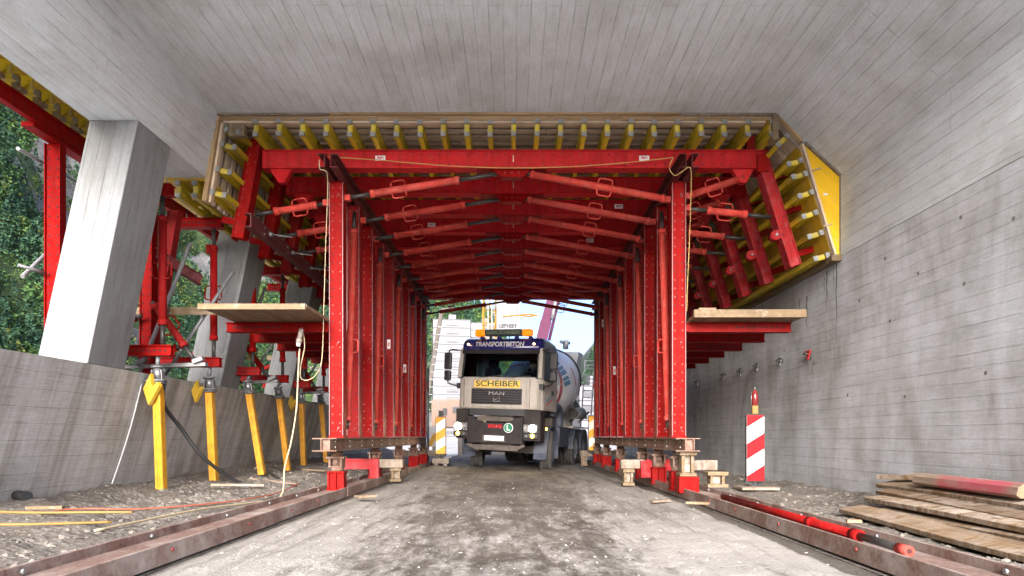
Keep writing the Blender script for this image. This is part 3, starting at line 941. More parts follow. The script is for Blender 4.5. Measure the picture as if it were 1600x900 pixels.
DEPTHS = [9.5 + i for i in range(10)]
frames = [make_frame('red steel portal frame nearest the camera, first of the row')]
for i in range(1, 10):
    f = dup(frames[0])
    f.location.y = DEPTHS[i]
    f['label'] = ('red steel portal frame at the far end, nearest the mixer truck' if i == 9 else
                  'red steel portal frame, %s back from the camera in the row' % ORD[i])
    frames.append(f)
bpy.context.view_layer.update()
for f in frames[1:]:
    for c_ in f.children:
        if c_.name.startswith('strut'):
            c_.location = (rng.uniform(-0.02, 0.02), rng.uniform(-0.03, 0.03), rng.uniform(-0.012, 0.012))
        elif c_.name.startswith('side_waler'):
            c_.location = (rng.uniform(-0.015, 0.015), rng.uniform(-0.03, 0.03), rng.uniform(-0.02, 0.02))
        elif c_.name.startswith('platform_bracket'):
            c_.location = (0, rng.uniform(-0.04, 0.04), rng.uniform(-0.004, 0.0))
def child(o, name, k=0):
    return [c for c in o.children if c.name.split('.')[0] == name][k]
# stickers as on the photograph
for i, bx in ((0, -1.98), (0, 1.95), (2, 1.9), (3, -1.6), (4, 1.62)):
    sticker(child(frames[i], 'cross_beam'), (bx, 0.0335, (ZB0 + ZB1) / 2 + 0.02), (R(90), 0, 0))
for i, side, z in ((4, 0, 1.95), (5, 0, 1.8), (6, 0, 1.65), (3, 1, 2.12), (6, 1, 1.6), (8, 1, 3.1)):
    sticker(child(frames[i], 'post', side), ((XL, XR)[side], 0.0235, CAMH + z), (R(90), R(0), R(0)) if False else (R(90), R(-90), 0), 0.2, 0.07)

# upright braces between pairs of frames: top at the rear frame, foot at the front one
for i in range(0, 9, 2):
    for side, x in ((0, XL + 0.07), (1, XR - 0.07)):
        strut(frames[i], (x, 0.82, Zr(3.62)), (x, 0.36, Zr(0.12)), 0.055, 0.30, 0.12, 0.62, name='upright_brace', hside=(0, -1, 0))

def channel_beam(name, p0, p1, h, w, mat, label, cat, group, open_side=1, bolts=None, parent=None):
    """C profile along y; web on the side away from open_side"""
    mb = MB()
    x0, y0, z0 = p0; x1, y1, z1 = p1
    t = 0.014
    xa = -open_side * (w / 2 - t / 2)
    mb.bar((x0 + xa, y0, z0), (x1 + xa, y1, z1), t, h, mat)
    for sg in (-1, 1):
        mb.bar((x0 + open_side * t / 2, y0, z0 + sg * (h / 2 - t / 2)), (x1 + open_side * t / 2, y1, z1 + sg * (h / 2 - t / 2)), w - t, t, mat)
    if bolts:
        n = int(abs(y1 - y0) / bolts)
        for i in range(n):
            yy = y0 + (i + 0.5) * bolts
            for sg in (-1, 1):
                nx = -open_side
                mb.bolt((x0 + nx * (w / 2 - 0.001), yy, z0 + sg * h * 0.26), (nx, 0, 0), 0.016, 0.01, M['galv_dull'])
    o = mb.build(name, parent)
    if label: tag(o, label, cat, group)
    return o

zc = Zr(3.885)
for x, osd, lab in ((-2.70, -1, 'dark red channel on the left posts, outer one of the pair'), (-2.53, 1, 'dark red channel on the left posts, inner one of the pair'),
                    (2.39, -1, 'dark red channel on the right posts, inner one of the pair'), (2.56, 1, 'dark red channel on the right posts, outer one of the pair')):
    channel_beam('header_channel', (x, 9.0, zc), (x, 19.2, zc), 0.20, 0.10, M['maroon'], lab, 'steel beam', 'channels lying on top of the posts', osd, bolts=None)
# bright bolt strips on the inner faces
o = channel_beam('longitudinal_waler', (-3.84, 9.25, Zr(3.13)), (-3.84, 19.0, Zr(3.13)), 0.20, 0.10, M['maroon'], 'long dark red beam running back along the left side walers', 'steel beam', None, -1, bolts=1.0)
for i in range(9):
    mb = MB()
    y = 9.95 + i
    mb.tube((-3.88, y, Zr(3.16)), (-3.45, y + 0.05, Zr(3.11)), 0.010, M['galv_dull'], n=6)
    mb.tube((-3.80, y, Zr(3.14)), (-3.74, y, Zr(3.14)), 0.035, M['galv_dull'], n=8)
    mb.build('tie_rod', o)

# rusty base beams below the posts
for x, lab in ((-2.63, 'rusty steel base beam under the left row of red posts'), (2.47, 'rusty steel base beam under the right row of red posts')):
    t = thing('base_beam', lab, 'steel beam', (x, 8.95, 0), 0, 'rusty base beams')
    mb = MB()
    za, zb = Zr(-0.21), Zr(-0.022)
    for sg in (-1, 1):
        mb.bar((sg * 0.06, 0, (za + zb) / 2), (sg * 0.06, 9.9, (za + zb) / 2), 0.014, zb - za - 0.03, M['rust'])
    mb.box(-0.125, 0.125, 0, 9.9, zb - 0.014, zb, M['rust'], 'y')
    mb.box(-0.125, 0.125, 0, 9.9, za, za + 0.014, M['rust'], 'y')
    mb.box(-0.052, 0.052, 0.05, 0.065, za + 0.016, zb - 0.016, M['rust'])
    inner = 1 if x < 0 else -1
    for i in range(36):
        yy = 0.25 + i * 0.27
        for q in (-0.04, 0.045):
            mb.bolt((inner * 0.0665, yy, (za + zb) / 2 + q), (inner, 0, 0), 0.013, 0.01, M['bolt'] if i % 3 else M['white_paint'])
    mb.build('beam', t)
    mb = MB()
    for q in (za + 0.007, zb - 0.007):
        mb.bar((-0.19, 0.03, q), (0.15, 0.03, q), 0.016, 0.016, M['rust'])
    mb.build('tie_rod', t)

# ------------------------------------------------------------------ rails the carriage rolls on
def rail(x, y0, y1, label):
    mb = MB()
    s = 1 if x > 0 else -1
    for q in (-0.215, 0.215):
        mb.box(x + q - 0.014, x + q + 0.014, y0, y1, 0.004, 0.142, M['rust_rail'], 'y')
    mb.box(x - 0.20, x + 0.20, y0, y1, 0.062, 0.078, M['rust_rail'], 'y')
    inner = -s
    for i in range(3):
        yy = y0 + (i + 0.5) * (y1 - y0) / 3
        mb.bolt((x + inner * 0.2305, yy, 0.09), (inner, 0, 0), 0.016, 0.012, M['bolt'])
        mb.bolt((x + s * 0.2, yy + 0.5, 0.105), (inner, 0, 0), 0.02, 0.018, M['galv'])
    o = mb.build('rail_channel', bevel=0.003)
    o.rotation_euler.z = 0
    return tag(o, label, 'rail', 'rusty rail channels the carriage stands in')
segs = [(2.5, 6.4, 'length running out of the picture bottom'), (6.41, 9.2, 'length just in front of the red foot blocks'), (9.21, 20.5, 'length running on below the red posts')]
for x, sd in ((-2.61, 'left'), (2.61, 'right')):
    for a, b, w in segs:
        dx = rng.uniform(-0.012, 0.012)
        rail(x + dx, a, b, 'rusty steel %s rail channel, %s' % (sd, w))

# ------------------------------------------------------------------ jacks, blocks and sleepers under the carriage
def jack(x, y, label):
    t = thing('foot_jack', label, 'jack', (x, y, 0.078), 0, 'red foot jacks in the rails')
    mb = MB()
    # red foot: open welded block
    mb.box(-0.135, 0.135, 0, 0.2, 0.0, 0.015, M['red'])
    mb.box(-0.13, 0.13, 0.0, 0.2, 0.262, 0.28, M['red'])
    mb.box(-0.12, -0.09, 0.01, 0.19, 0.016, 0.26, M['red'])
    mb.box(0.09, 0.12, 0.01, 0.19, 0.016, 0.26, M['red'])
    mb.box(-0.088, 0.088, 0.045, 0.16, 0.016, 0.26, M['red'])
    mb.box(-0.012, 0.012, 0.0, 0.04, 0.016, 0.26, M['red'])
    mb.build('foot', t)
    mb = MB()
    mb.tube((0, 0.1, 0.283), (0, 0.1, 0.34), 0.10, M['rust'], n=14)
    mb.box(-0.10, 0.10, 0.0, 0.2, 0.342, 0.36, M['rust'])
    mb.tube((0, 0.1, 0.361), (0, 0.1, 0.47), 0.07, M['rust'], n=14)
    mb.box(-0.10, -0.07, 0.0, 0.2, 0.361, 0.47, M['rust'])
    mb.box(0.07, 0.10, 0.0, 0.2, 0.361, 0.47, M['rust'])
    mb.bolt((0, 0.03, 0.42), (0, -1, 0), 0.04, 0.02, M['rust'])
    mb.box(-0.13, 0.13, -0.01, 0.21, 0.472, 0.50, M['rust'])
    mb.tube((0, 0.1, 0.5), (0, 0.1, 0.585), 0.085, M['rust'], n=12)
    mb.build('jack_head', t)
    return t
j0 = jack(XL, 9.45, 'red foot jack at the front end of the left rail')
def place_jack(x, y, label):
    j = dup(j0); j.location = (x, y, 0.078); j['label'] = label
place_jack(XR, 9.45, 'red foot jack at the front end of the right rail')
place_jack(XR, 10.75, 'second red foot jack in the right rail, just behind the front one')
for s, x in (('left', XL), ('right', XR)):
    place_jack(x, 12.1, 'red foot jack under the fourth frame in the %s rail' % s)
    place_jack(x, 14.6, 'red foot jack in the middle of the %s rail' % s)
    place_jack(x, 16.8, 'red foot jack towards the far end of the %s rail' % s)
    place_jack(x, 18.6, 'farthest red foot jack in the %s rail' % s)

def cross_i(name, x0, x1, y, z0, z1, mat, label, cat, d=0.2):
    mb = MB()
    mb.box(x0, x1, y, y + d, z0, z0 + 0.018, mat)
    mb.box(x0, x1, y, y + d, z1 - 0.018, z1, mat)
    mb.box(x0 + 0.002, x1 - 0.002, y + 0.04, y + 0.055, z0 + 0.018, z1 - 0.018, mat)
    mb.box(x0 + 0.002, x1 - 0.002, y + d - 0.055, y + d - 0.04, z0 + 0.018, z1 - 0.018, mat)
    return tag(mb.build(name), label, cat)
def sleeper(x0, x1, y, z0, z1, label, d=0.2, mat='sleeper'):
    mb = MB(); mb.box(x0, x1, y, y + d, z0, z1, M[mat])
    return tag(mb.build('timber_sleeper', bevel=0.012), label, 'timber', 'grimy wooden sleepers')
def girder_block(x, y, z0, z1, label, w=0.2, d=0.24):
    mb = MB()
    mb.box(x - w / 2, x + w / 2, y, y + d, z0, z0 + 0.05, M['block'])
    mb.box(x - w / 2, x + w / 2, y, y + d, z1 - 0.055, z1, M['block'])
    for q in (-0.28, 0.28):
        mb.box(x + q * w - 0.022, x + q * w + 0.022, y + 0.03, y + d - 0.03, z0 + 0.05, z1 - 0.055, M['block'], 'z')
    mb.box(x - w * 0.18, x + w * 0.18, y + 0.08, y + d - 0.06, z0 + 0.05, z1 - 0.055, M['sleeper'], 'z')
    return tag(mb.build('wood_block', bevel=0.006), label, 'wood block', 'short girder offcuts used as packing')

cross_i('steel_support', -3.02, -2.42, 11.45, Zr(-0.585), Zr(-0.40), M['red_worn'], 'short red cross beam below the left base beam', 'steel beam')
mb = MB(); mb.box(-2.56, -2.40, 11.40, 11.44, Zr(-0.74), Zr(-0.41), M['red_worn'])
tag(mb.build('steel_bracket'), 'faded red bracket hanging at the end of the left cross beam', 'bracket')
sleeper(-2.40, -1.98, 11.46, Zr(-0.56), Zr(-0.41), 'grey wooden sleeper end sticking out from the left red cross beam')
girder_block(-2.12, 11.5, 0.06, Zr(-0.565), 'wooden packing block under the grey sleeper on the left road edge')
cross_i('steel_support', 2.28, 2.9, 11.0, Zr(-0.585), Zr(-0.40), M['red_worn'], 'short red cross beam below the right base beam', 'steel beam')
mb = MB(); mb.box(2.18, 2.36, 10.9, 10.98, Zr(-0.70), Zr(-0.415), M['red_worn'])
tag(mb.build('steel_bracket'), 'faded red bracket hanging at the end of the right cross beam', 'bracket')
sleeper(1.86, 2.27, 11.02, Zr(-0.555), Zr(-0.40), 'grey wooden sleeper end sticking out from the right red cross beam')
girder_block(1.98, 10.95, 0.03, Zr(-0.56), 'wooden packing block under the grey sleeper on the right road edge')
girder_block(2.47, 9.02, Zr(-0.565), Zr(-0.213), 'pale wooden block wedged under the front end of the right base beam', 0.24)
mb = MB(); mb.box(2.33, 2.61, 8.98, 9.24, 0.079, Zr(-0.568), M['red'])
tag(mb.build('steel_block', bevel=0.008), 'bright red steel block under the pale wooden block at the right front', 'steel block')
girder_block(2.98, 9.3, 0.13, 0.36, 'wooden girder offcut standing beside the right rail', 0.3)
mb = MB(); mb.box(2.7, 3.05, 9.55, 9.75, 0.37, 0.52, M['sleeper'])
tag(mb.build('timber_offcut', bevel=0.01), 'rough timber offcut lying behind the right front foot jack', 'timber')
sleeper(-3.3, -2.05, 19.05, 0.28, 0.46, 'dark timber beam lying across at the far left beside the glowing striped post')
sleeper(2.0, 3.2, 19.05, 0.28, 0.46, 'dark timber beam lying across at the far right behind the mixer wheels')
girder_block(-2.2, 19.1, 0.0, 0.277, 'wooden block under the far left timber beam')
girder_block(2.12, 19.1, 0.0, 0.277, 'wooden block under the far right timber beam')

# ------------------------------------------------------------------ timber lattice girders
YG0, YG1 = 9.10, 19.5
def girder_mesh(L, h=0.24, cap='galv'):
    """lattice girder along +y, top chord at z=0, hanging down"""
    mb = MB()
    m = M['girder']
    mb.box(-0.032, 0.032, 0, L, -0.06, 0, m, 'y')
    mb.box(-0.032, 0.032, 0, L, -h, -h + 0.06, m, 'y')
    n = max(2, int(L / 0.30))
    for i in range(n):
        a = 0.10 + i * (L - 0.2) / n; b = 0.10 + (i + 1) * (L - 0.2) / n
        p, q = (a, -0.058), (b, -h + 0.058)
        if i % 2: p, q = (a, -h + 0.058), (b, -0.058)
        mb.bar((0, p[0], p[1]), (0, q[0], q[1]), 0.045, 0.085, m)
    mb.bar((0, 0.05, -0.06), (0, 0.05, -h + 0.06), 0.045, 0.07, m)
    return mb
def cap_mesh(z):
    c = MB()
    c.box(-0.037, 0.037, -0.018, 0.010, z - 0.060, z + 0.002, M['galv'])
    return c
def make_girder(label, group, L=YG1 - YG0):
    t = thing('timber_girder', label, 'timber girder', (0, 0, 0), 0, group)
    girder_mesh(L).build('lattice', t)
    cap_mesh(0).build('end_cap', t)
    cap_mesh(-0.18).build('end_cap', t)
    return t
TOPG = 'yellow timber girders under the roof boards'
g0 = None
for i in range(23):
    lab = 'yellow timber lattice girder under the roof boards, %s from the left' % ORD[i]
    if g0 is None:
        g0 = make_girder(lab, TOPG); g = g0
    else:
        g = dup(g0); g['label'] = lab
    g.location = ((i - 11) * 0.3335 + 0.005, YG0 + rng.uniform(-0.02, 0.02), Zr(4.50))
# right haunch: girders square to the inclined panel
pairs = [((1247, 236.6), (1227, 243.8)), ((1250.5, 251), (1231, 257)), ((1257.5, 272), (1236.6, 278)), ((1266.7, 301), (1246.5, 307.8)), ((1275.4, 331), (1256, 337.5)), ((1285.5, 362), (1265.5, 368.7)), ((1291.5, 380), (1271, 386.8)), ((1295, 397.5), (1275.0, 403.5))]
pairs = [pairs[i] for i in (1, 2, 3, 4, 5, 7)] 
SG = 'yellow timber girders of the right haunch panel'
for i, (o_, n_) in enumerate([((1232, 210), (1218, 224))] + pairs):
    a = Vector((Wx(o_[0], YG0), 0, Wz(o_[1], YG0))); b = Vector((Wx(n_[0], YG0), 0, Wz(n_[1], YG0)))
    d = (b - a).normalized()
    g = dup(g0)
    g['label'] = 'yellow timber girder on the right haunch formwork, %s from the top' % ORD[i]; g['group'] = SG
    g.location = a + Vector((0, YG0 + rng.uniform(-0.03, 0.06), 0)) - d * 0.03
    ang = math.atan2(-d.x, -d.z)            # rotate local -z to d (about y)
    g.rotation_euler = (0, math.atan2(-d.x, -d.z), 0)
# left side panel: girders lying flat, caps at measured places
LG = 'yellow timber girders of the left side panel'
for i, (o_, n_) in enumerate([((352, 201), (372, 205)), ((346, 224), (367, 229)), ((339, 263), (359, 268)), ((330.5, 299), (351, 304))]):
    a = Vector((Wx(o_[0], YG0), 0, Wz(o_[1], YG0))); b = Vector((Wx(n_[0], YG0), 0, Wz(n_[1], YG0)))
    d = (b - a).normalized()
    g = dup(g0)
    g['label'] = 'yellow timber girder on the left side formwork, %s from the top' % ORD[i]; g['group'] = LG
    g.location = a + Vector((0, YG0 + 0.03, 0)) - d * 0.03
    g.rotation_euler = (0, math.atan2(-d.x, -d.z), 0)
# below the edge beam on the left
EG = 'yellow timber girders under the edge beam formwork'
for i, x in enumerate((-4.34, -4.56, -4.80)):
    g = dup(g0)
    g['label'] = 'yellow timber girder beneath the left edge beam, %s from the road side' % ORD[i]; g['group'] = EG
    g.location = (x, 9.16, Zr(3.655))

# ------------------------------------------------------------------ formwork shell (boards and panels on the girders)
sh = thing('formwork_shell', 'wooden roof formwork of boards with yellow plywood end triangle', 'formwork', (0, YG0, Zr(4.5)))
def local(mb): return mb
def build_shell(mb, name):
    o = mb.build(name, sh)
    o.matrix_parent_inverse = Matrix.Translation(-Vector((0, YG0, Zr(4.5))))
    return o
mb = MB()
y = YG0 + 0.16
while y < YG1 - 0.2:
    w = rng.uniform(0.06, 0.09)
    xs_ = [-4.12, rng.uniform(-2.5, -0.6), rng.uniform(0.4, 2.4), 3.70]
    for a, b in zip(xs_, xs_[1:]):
        mb.box(a + 0.004, b - 0.004, y, y + w, Zr(4.503), Zr(4.543), M['board'])
    y += w + rng.uniform(0.10, 0.14)
mb.box(-4.15, 3.72, YG0 + 0.14, YG1, Zr(4.545), Zr(4.578), M['sleeper'])
build_shell(mb, 'deck_boards')
mb = MB()
for a, b in ((-4.18, -1.95), (-1.945, 1.55), (1.555, 3.70)):
    mb.box(a, b, YG0 + 0.0, YG0 + 0.10, Zr(4.503), Zr(4.578), M['board_edge'])
mb.box(-4.17, 3.6, YG0 + 0.02, YG0 + 0.12, Zr(4.47), Zr(4.501), M['board'])
mb.box(-2.6, 2.35, YG0 - 0.06, YG0 - 0.003, Zr(4.555), Zr(4.585), M['board_edge'])
mb.box(-4.2, -2.61, YG0 - 0.05, YG0 - 0.003, Zr(4.552), Zr(4.578), M['sleeper'])
mb.box(2.36, 3.72, YG0 - 0.05, YG0 - 0.003, Zr(4.552), Zr(4.578), M['sleeper'])
build_shell(mb, 'edge_batten')
# left side panel
mb = MB()
def slant(mb, x0, z0, x1, z1, y0, y1, th, mat, out):
    """board between two section points, from y0 to y1; th is measured towards 'out' (+x or -x side)"""
    a, b = Vector((x0, 0, z0)), Vector((x1, 0, z1)); d = (b - a).normalized(); n = Vector((d.z, 0, -d.x))
    if n.x * out < 0: n = -n
    c = []
    for i in range(8):
        p, q, r = i & 1, (i >> 1) & 1, (i >> 2) & 1
        c.append((b if p else a) + Vector((0, y1 if q else y0, 0)) + n * (th if r else 0))
    mb.hexa(c, mat)
y = YG0 + 0.12
while y < YG1 - 0.3:
    w = rng.uniform(0.09, 0.13)
    slant(mb, -4.35, Zr(3.36), -4.165, Zr(4.50), y, y + w, 0.035, M['board'], -1)
    y += w + rng.uniform(0.09, 0.13)
slant(mb, -4.388, Zr(3.36), -4.203, Zr(4.50), YG0 + 0.12, YG1, 0.02, M['sleeper'], -1)
build_shell(mb, 'side_panel')
mb = MB()
slant(mb, -4.36, Zr(3.34), -4.165, Zr(4.55), YG0 - 0.02, YG0 + 0.11, 0.06, M['board_edge'], -1)
slant(mb, -4.31, Zr(3.34), -4.13, Zr(4.50), YG0 + 0.02, YG0 + 0.10, 0.035, M['board'], -1)
mb.box(-4.06, -3.84, YG0 + 0.03, YG0 + 0.13, Zr(4.29), Zr(4.465), M['block'])
build_shell(mb, 'edge_post')
# right: diagonal boards, then the inclined plywood skin
mb = MB()
y = YG0 + 0.12
while y < YG1 - 0.3:
    w = rng.uniform(0.085, 0.14)
    slant(mb, 3.75, Zr(4.55), 4.07, Zr(4.16), y, y + w, 0.03, M['board'], 1)
    y += w + rng.uniform(0.04, 0.08)
slant(mb, 3.70, Zr(4.66), 4.30, Zr(3.935), YG0 + 0.1, YG1, 0.02, M['sleeper'], 1)
slant(mb, 3.72, Zr(4.585), 4.08, Zr(4.19), YG0 - 0.03, YG0 + 0.09, 0.045, M['board_edge'], 1)
mb.box(3.67, 3.755, YG0 - 0.05, YG0 + 0.14, Zr(4.20), Zr(4.55), M['block'], 'z')
build_shell(mb, 'haunch_boards')
mb = MB()
for k in range(5):
    slant(mb, 4.552, Zr(2.58), 4.079, Zr(4.16), YG0 + 0.05 + k * 2.08, YG0 + 0.05 + k * 2.08 + 2.075, 0.03, M['ply_ochre'], 1)
slant(mb, 4.56, Zr(2.56), 4.09, Zr(4.15), YG0 - 0.035, YG0 + 0.046, 0.03, M['board'], 1)
build_shell(mb, 'haunch_panel')
mb = MB()
mb.poly_ext([(4.125, YG0 - 0.02, Zr(4.14)), (4.625, YG0 - 0.02, Zr(3.68)), (4.625, YG0 - 0.02, Zr(2.58)), (4.592, YG0 - 0.02, Zr(2.58))], (0, 0.03, 0), M['ply_yellow'])
mb.box(4.40, 4.46, YG0 - 0.024, YG0 - 0.0205, Zr(3.42), Zr(3.45), M['white_paint'])
e = build_shell(mb, 'end_panel'); e['label'] = 'bright yellow triangular plywood end panel'
mb = MB()
mb.bar((4.13, YG0 - 0.03, Zr(4.165)), (4.632, YG0 - 0.03, Zr(3.695)), 0.05, 0.022, M['sleeper'])
mb.box(4.627, 4.640, YG0 - 0.03, YG0 + 0.02, Zr(2.50), Zr(3.685), M['sleeper'], 'z')
mb.box(4.50, 4.638, YG0 - 0.06, YG0 + 0.10, Zr(2.485), Zr(2.575), M['block'])
mb.box(4.52, 4.635, YG0 + 0.101, YG1, Zr(2.49), Zr(2.565), M['block'], 'y')
mb.bar((4.22, YG0 - 0.04, Zr(3.76)), (4.36, YG0 - 0.04, Zr(3.80)), 0.012, 0.02, M['board'])
mb.bar((4.40, YG0 - 0.04, Zr(2.98)), (4.52, YG0 - 0.04, Zr(3.01)), 0.012, 0.02, M['board'])
mb.poly_ext([(3.66, 9.145, Zr(4.66)), (4.66, 9.145, Zr(3.72)), (4.60, 9.145, Zr(3.60)), (3.62, 9.145, Zr(4.56))], (0, 0.02, 0), M['sleeper'])
build_shell(mb, 'trim_boards')
# soffit deck of the edge beam
mb = MB()
mb.box(-4.97, -4.41, 9.16, YG1, Zr(3.66), Zr(3.69), M['ply_ochre'], 'y')
build_shell(mb, 'soffit_panel')

# ------------------------------------------------------------------ work platforms
def platform(x0, x1, y0, y1, z, label, along):
    t = thing('work_platform', label, 'platform', (0, 0, 0), 0, 'wooden work platforms on the brackets')
    mb = MB()
    if along == 'y':
        x = x0
        while x < x1 - 0.05:
            w = min(rng.uniform(0.17, 0.24), x1 - x)
            yy = y0
            while yy < y1:
                ye = min(y1, yy + rng.uniform(3.4, 4.4))
                mb.box(x + 0.003, x + w - 0.003, yy + (rng.uniform(-0.03, 0.03) if yy == y0 else 0.004), ye, z + rng.uniform(0, 0.006), z + 0.048, M['plank_plat'], 'y')
                yy = ye
            x += w
    o = mb.build('boards', t)
    return t
t = platform(-4.16, -2.74, 8.5, 19.0, Zr(1.705), 'left work platform of long brown planks on red brackets', 'y')
mb = MB(); mb.box(-4.17, -2.75, 8.45, 8.495, Zr(1.68), Zr(1.755), M['plank_plat'])
mb.box(-3.75, -3.5, 8.7, 9.3, Zr(1.757), Zr(1.80), M['plank_plat'])
mb.build('edge_board', t)
t = platform(2.60, 4.16, 9.2, 19.0, Zr(1.70), 'right work platform of pale planks beside the tall concrete wall', 'y')
mb = MB(); mb.box(2.58, 4.18, 9.12, 9.195, Zr(1.70), Zr(1.81), M['plank_plat'])
mb.box(2.7, 2.95, 9.3, 9.6, Zr(1.81), Zr(1.87), M['plank_plat'])
mb.build('edge_board', t)
# ------------------------------------------------------------------ yellow props with steel heads along the left wall
def make_prop(foot, head, label):
    foot, head = Vector(foot), Vector(head)
    t = thing('yellow_prop', label, 'prop', foot, 0, 'yellow props along the left wall')
    d = head - foot; L = d.length; dn = d.normalized()
    mb = MB()
    # flat sided tube with a groove
    mb.bar((0, 0, 0), d, 0.105, 0.11, M['prop_yellow'], up=(0, 1, 0))
    s = Vector((1, 0, 0))
    for q in (-0.034, 0.034):
        mb.bar(s * q + Vector((0, -0.060, 0)) + dn * 0.004, d + s * q + Vector((0, -0.060, 0)) - dn * 0.004, 0.034, 0.012, M['prop_yellow'], up=(0, 1, 0))
    mb.build('shaft', t, bevel=0.006)
    mb = MB()
    mb.tube(d + dn * 0.002, d + dn * 0.022, 0.10, M['galv_dull'], n=16)
    mb.tube(d + dn * 0.03, d + dn * 0.055, 0.11, M['galv_dull'], n=16)
    mb.tube(d + dn * 0.055, d + dn * 0.22, 0.055, M['galv'], n=12)
    for q in (-1, 1):
        mb.bar(d + dn * 0.05 + s * q * 0.07, d + dn * 0.19 + s * q * 0.062, 0.016, 0.07, M['galv'], up=(0, 1, 0))
    mb.tube(d + dn * 0.215, d + dn * 0.24, 0.085, M['galv_dull'], n=12)
    mb.path([d + dn * 0.045 + Vector((-0.11, -0.03, 0)), d + dn * 0.035 + Vector((-0.15, -0.05, 0)), d + dn * 0.045 + Vector((-0.17, -0.02, 0.02))], 0.009, M['galv'])
    top = Vector((head.x, head.y, Zr(1.085)))
    mb.tube(d + dn * 0.24, top - foot, 0.03, M['galv_dull'], n=10)
    mb.build('jack_head', t)
    return t
PR = [  # foot (x, y, z), head x, head z, top bar x
    ((-4.75, 8.65, Zr(-0.765)), (-4.80, 8.65, Zr(0.71))),
    ((-4.67, 10.0, Zr(-0.745)), (-4.74, 10.0, Zr(0.69))),
    ((-4.47, 11.4, Zr(-0.68)), (-4.70, 11.4, Zr(0.755))),
    ((-4.54, 12.9, Zr(-0.69)), (-4.71, 12.9, Zr(0.755))),
    ((-4.68, 14.3, Zr(-0.68)), (-4.73, 14.3, Zr(0.74))),
    ((-4.61, 15.8, Zr(-0.69)), (-4.74, 15.8, Zr(0.79)))]
PLAB = ['upright yellow prop nearest the camera, standing on a small board', 'yellow prop crossed by the sagging black hose', 'yellow prop leaning left, third from the camera',
        'strongly leaning yellow prop right behind the hanging beige cable', 'upright yellow prop, fifth from the camera', 'farthest yellow prop, just left of the front red post']
for (f, h), lab in zip(PR, PLAB):
    make_prop(f, h, lab)
mb = MB(); mb.box(-4.98, -4.42, 8.5, 8.86, 0.045, 0.108, M['sleeper'])
tag(mb.build('foot_board', bevel=0.01), 'grimy foot board under the nearest yellow prop', 'board')

# ------------------------------------------------------------------ red shoring outside, carrying the edge beam formwork
def waler(mb, x0, x1, y, z0, z1, mat, d=0.16):
    double_channel(mb, (x0, y - d / 2, (z0 + z1) / 2), (x1, y - d / 2, (z0 + z1) / 2), z1 - z0, d, mat, (0, 0, 1), web=0.04)
    n = int((x1 - x0) / 0.075)
    for i in range(1, n):
        mb.box(x0 + i * 0.075 - 0.018, x0 + i * 0.075 + 0.018, y - d / 2 + 0.033, y - d / 2 + 0.0345, (z0 + z1) / 2 - 0.012, (z0 + z1) / 2 + 0.012, M['hole'])
SHG = 'red shoring sets carrying the edge beam'
SH = {}
for i, ((f, h), nm) in enumerate(zip(PR, ORD)):
    xh, y = h[0], h[1]
    t = thing('shoring_set', 'red spindle prop between two short red beams above the %s yellow prop' % nm, 'shoring prop', (xh, y, Zr(1.085)), 0, SHG)
    SH[i] = t
    o = Vector((xh, y, Zr(1.085)))
    xs_ = xh + 0.14 if i % 2 == 0 else xh + 0.12
    def sub(mb, name, par=t):
        ob = mb.build(name, par); return ob
    mb = MB(); waler(mb, -0.85, 0.20 if i % 2 == 0 else 0.17, 0, 0.0, 0.145, M['red']); sub(mb, 'lower_beam')
    mb = MB(); waler(mb, -0.75, 0.20, 0, 3.4 - 1.085 - 0.15, 3.4 - 1.085 - 0.004, M['red']); sub(mb, 'upper_beam')
    strut(t, (0.06, 0, 0.148), (0.06, 0, 3.4 - 1.085 - 0.155), 0.053, 0.27, 0.27, 0.5, name='spindle_prop', mat='red')
    ub = MB()
    for kx in range(6):
        ub.tube((-0.65 + kx * 0.16, -0.06, 2.31), (-0.65 + kx * 0.16, -0.07, 2.37), 0.008, M['galv'], n=5)
    sub(ub, 'hook_bolt')
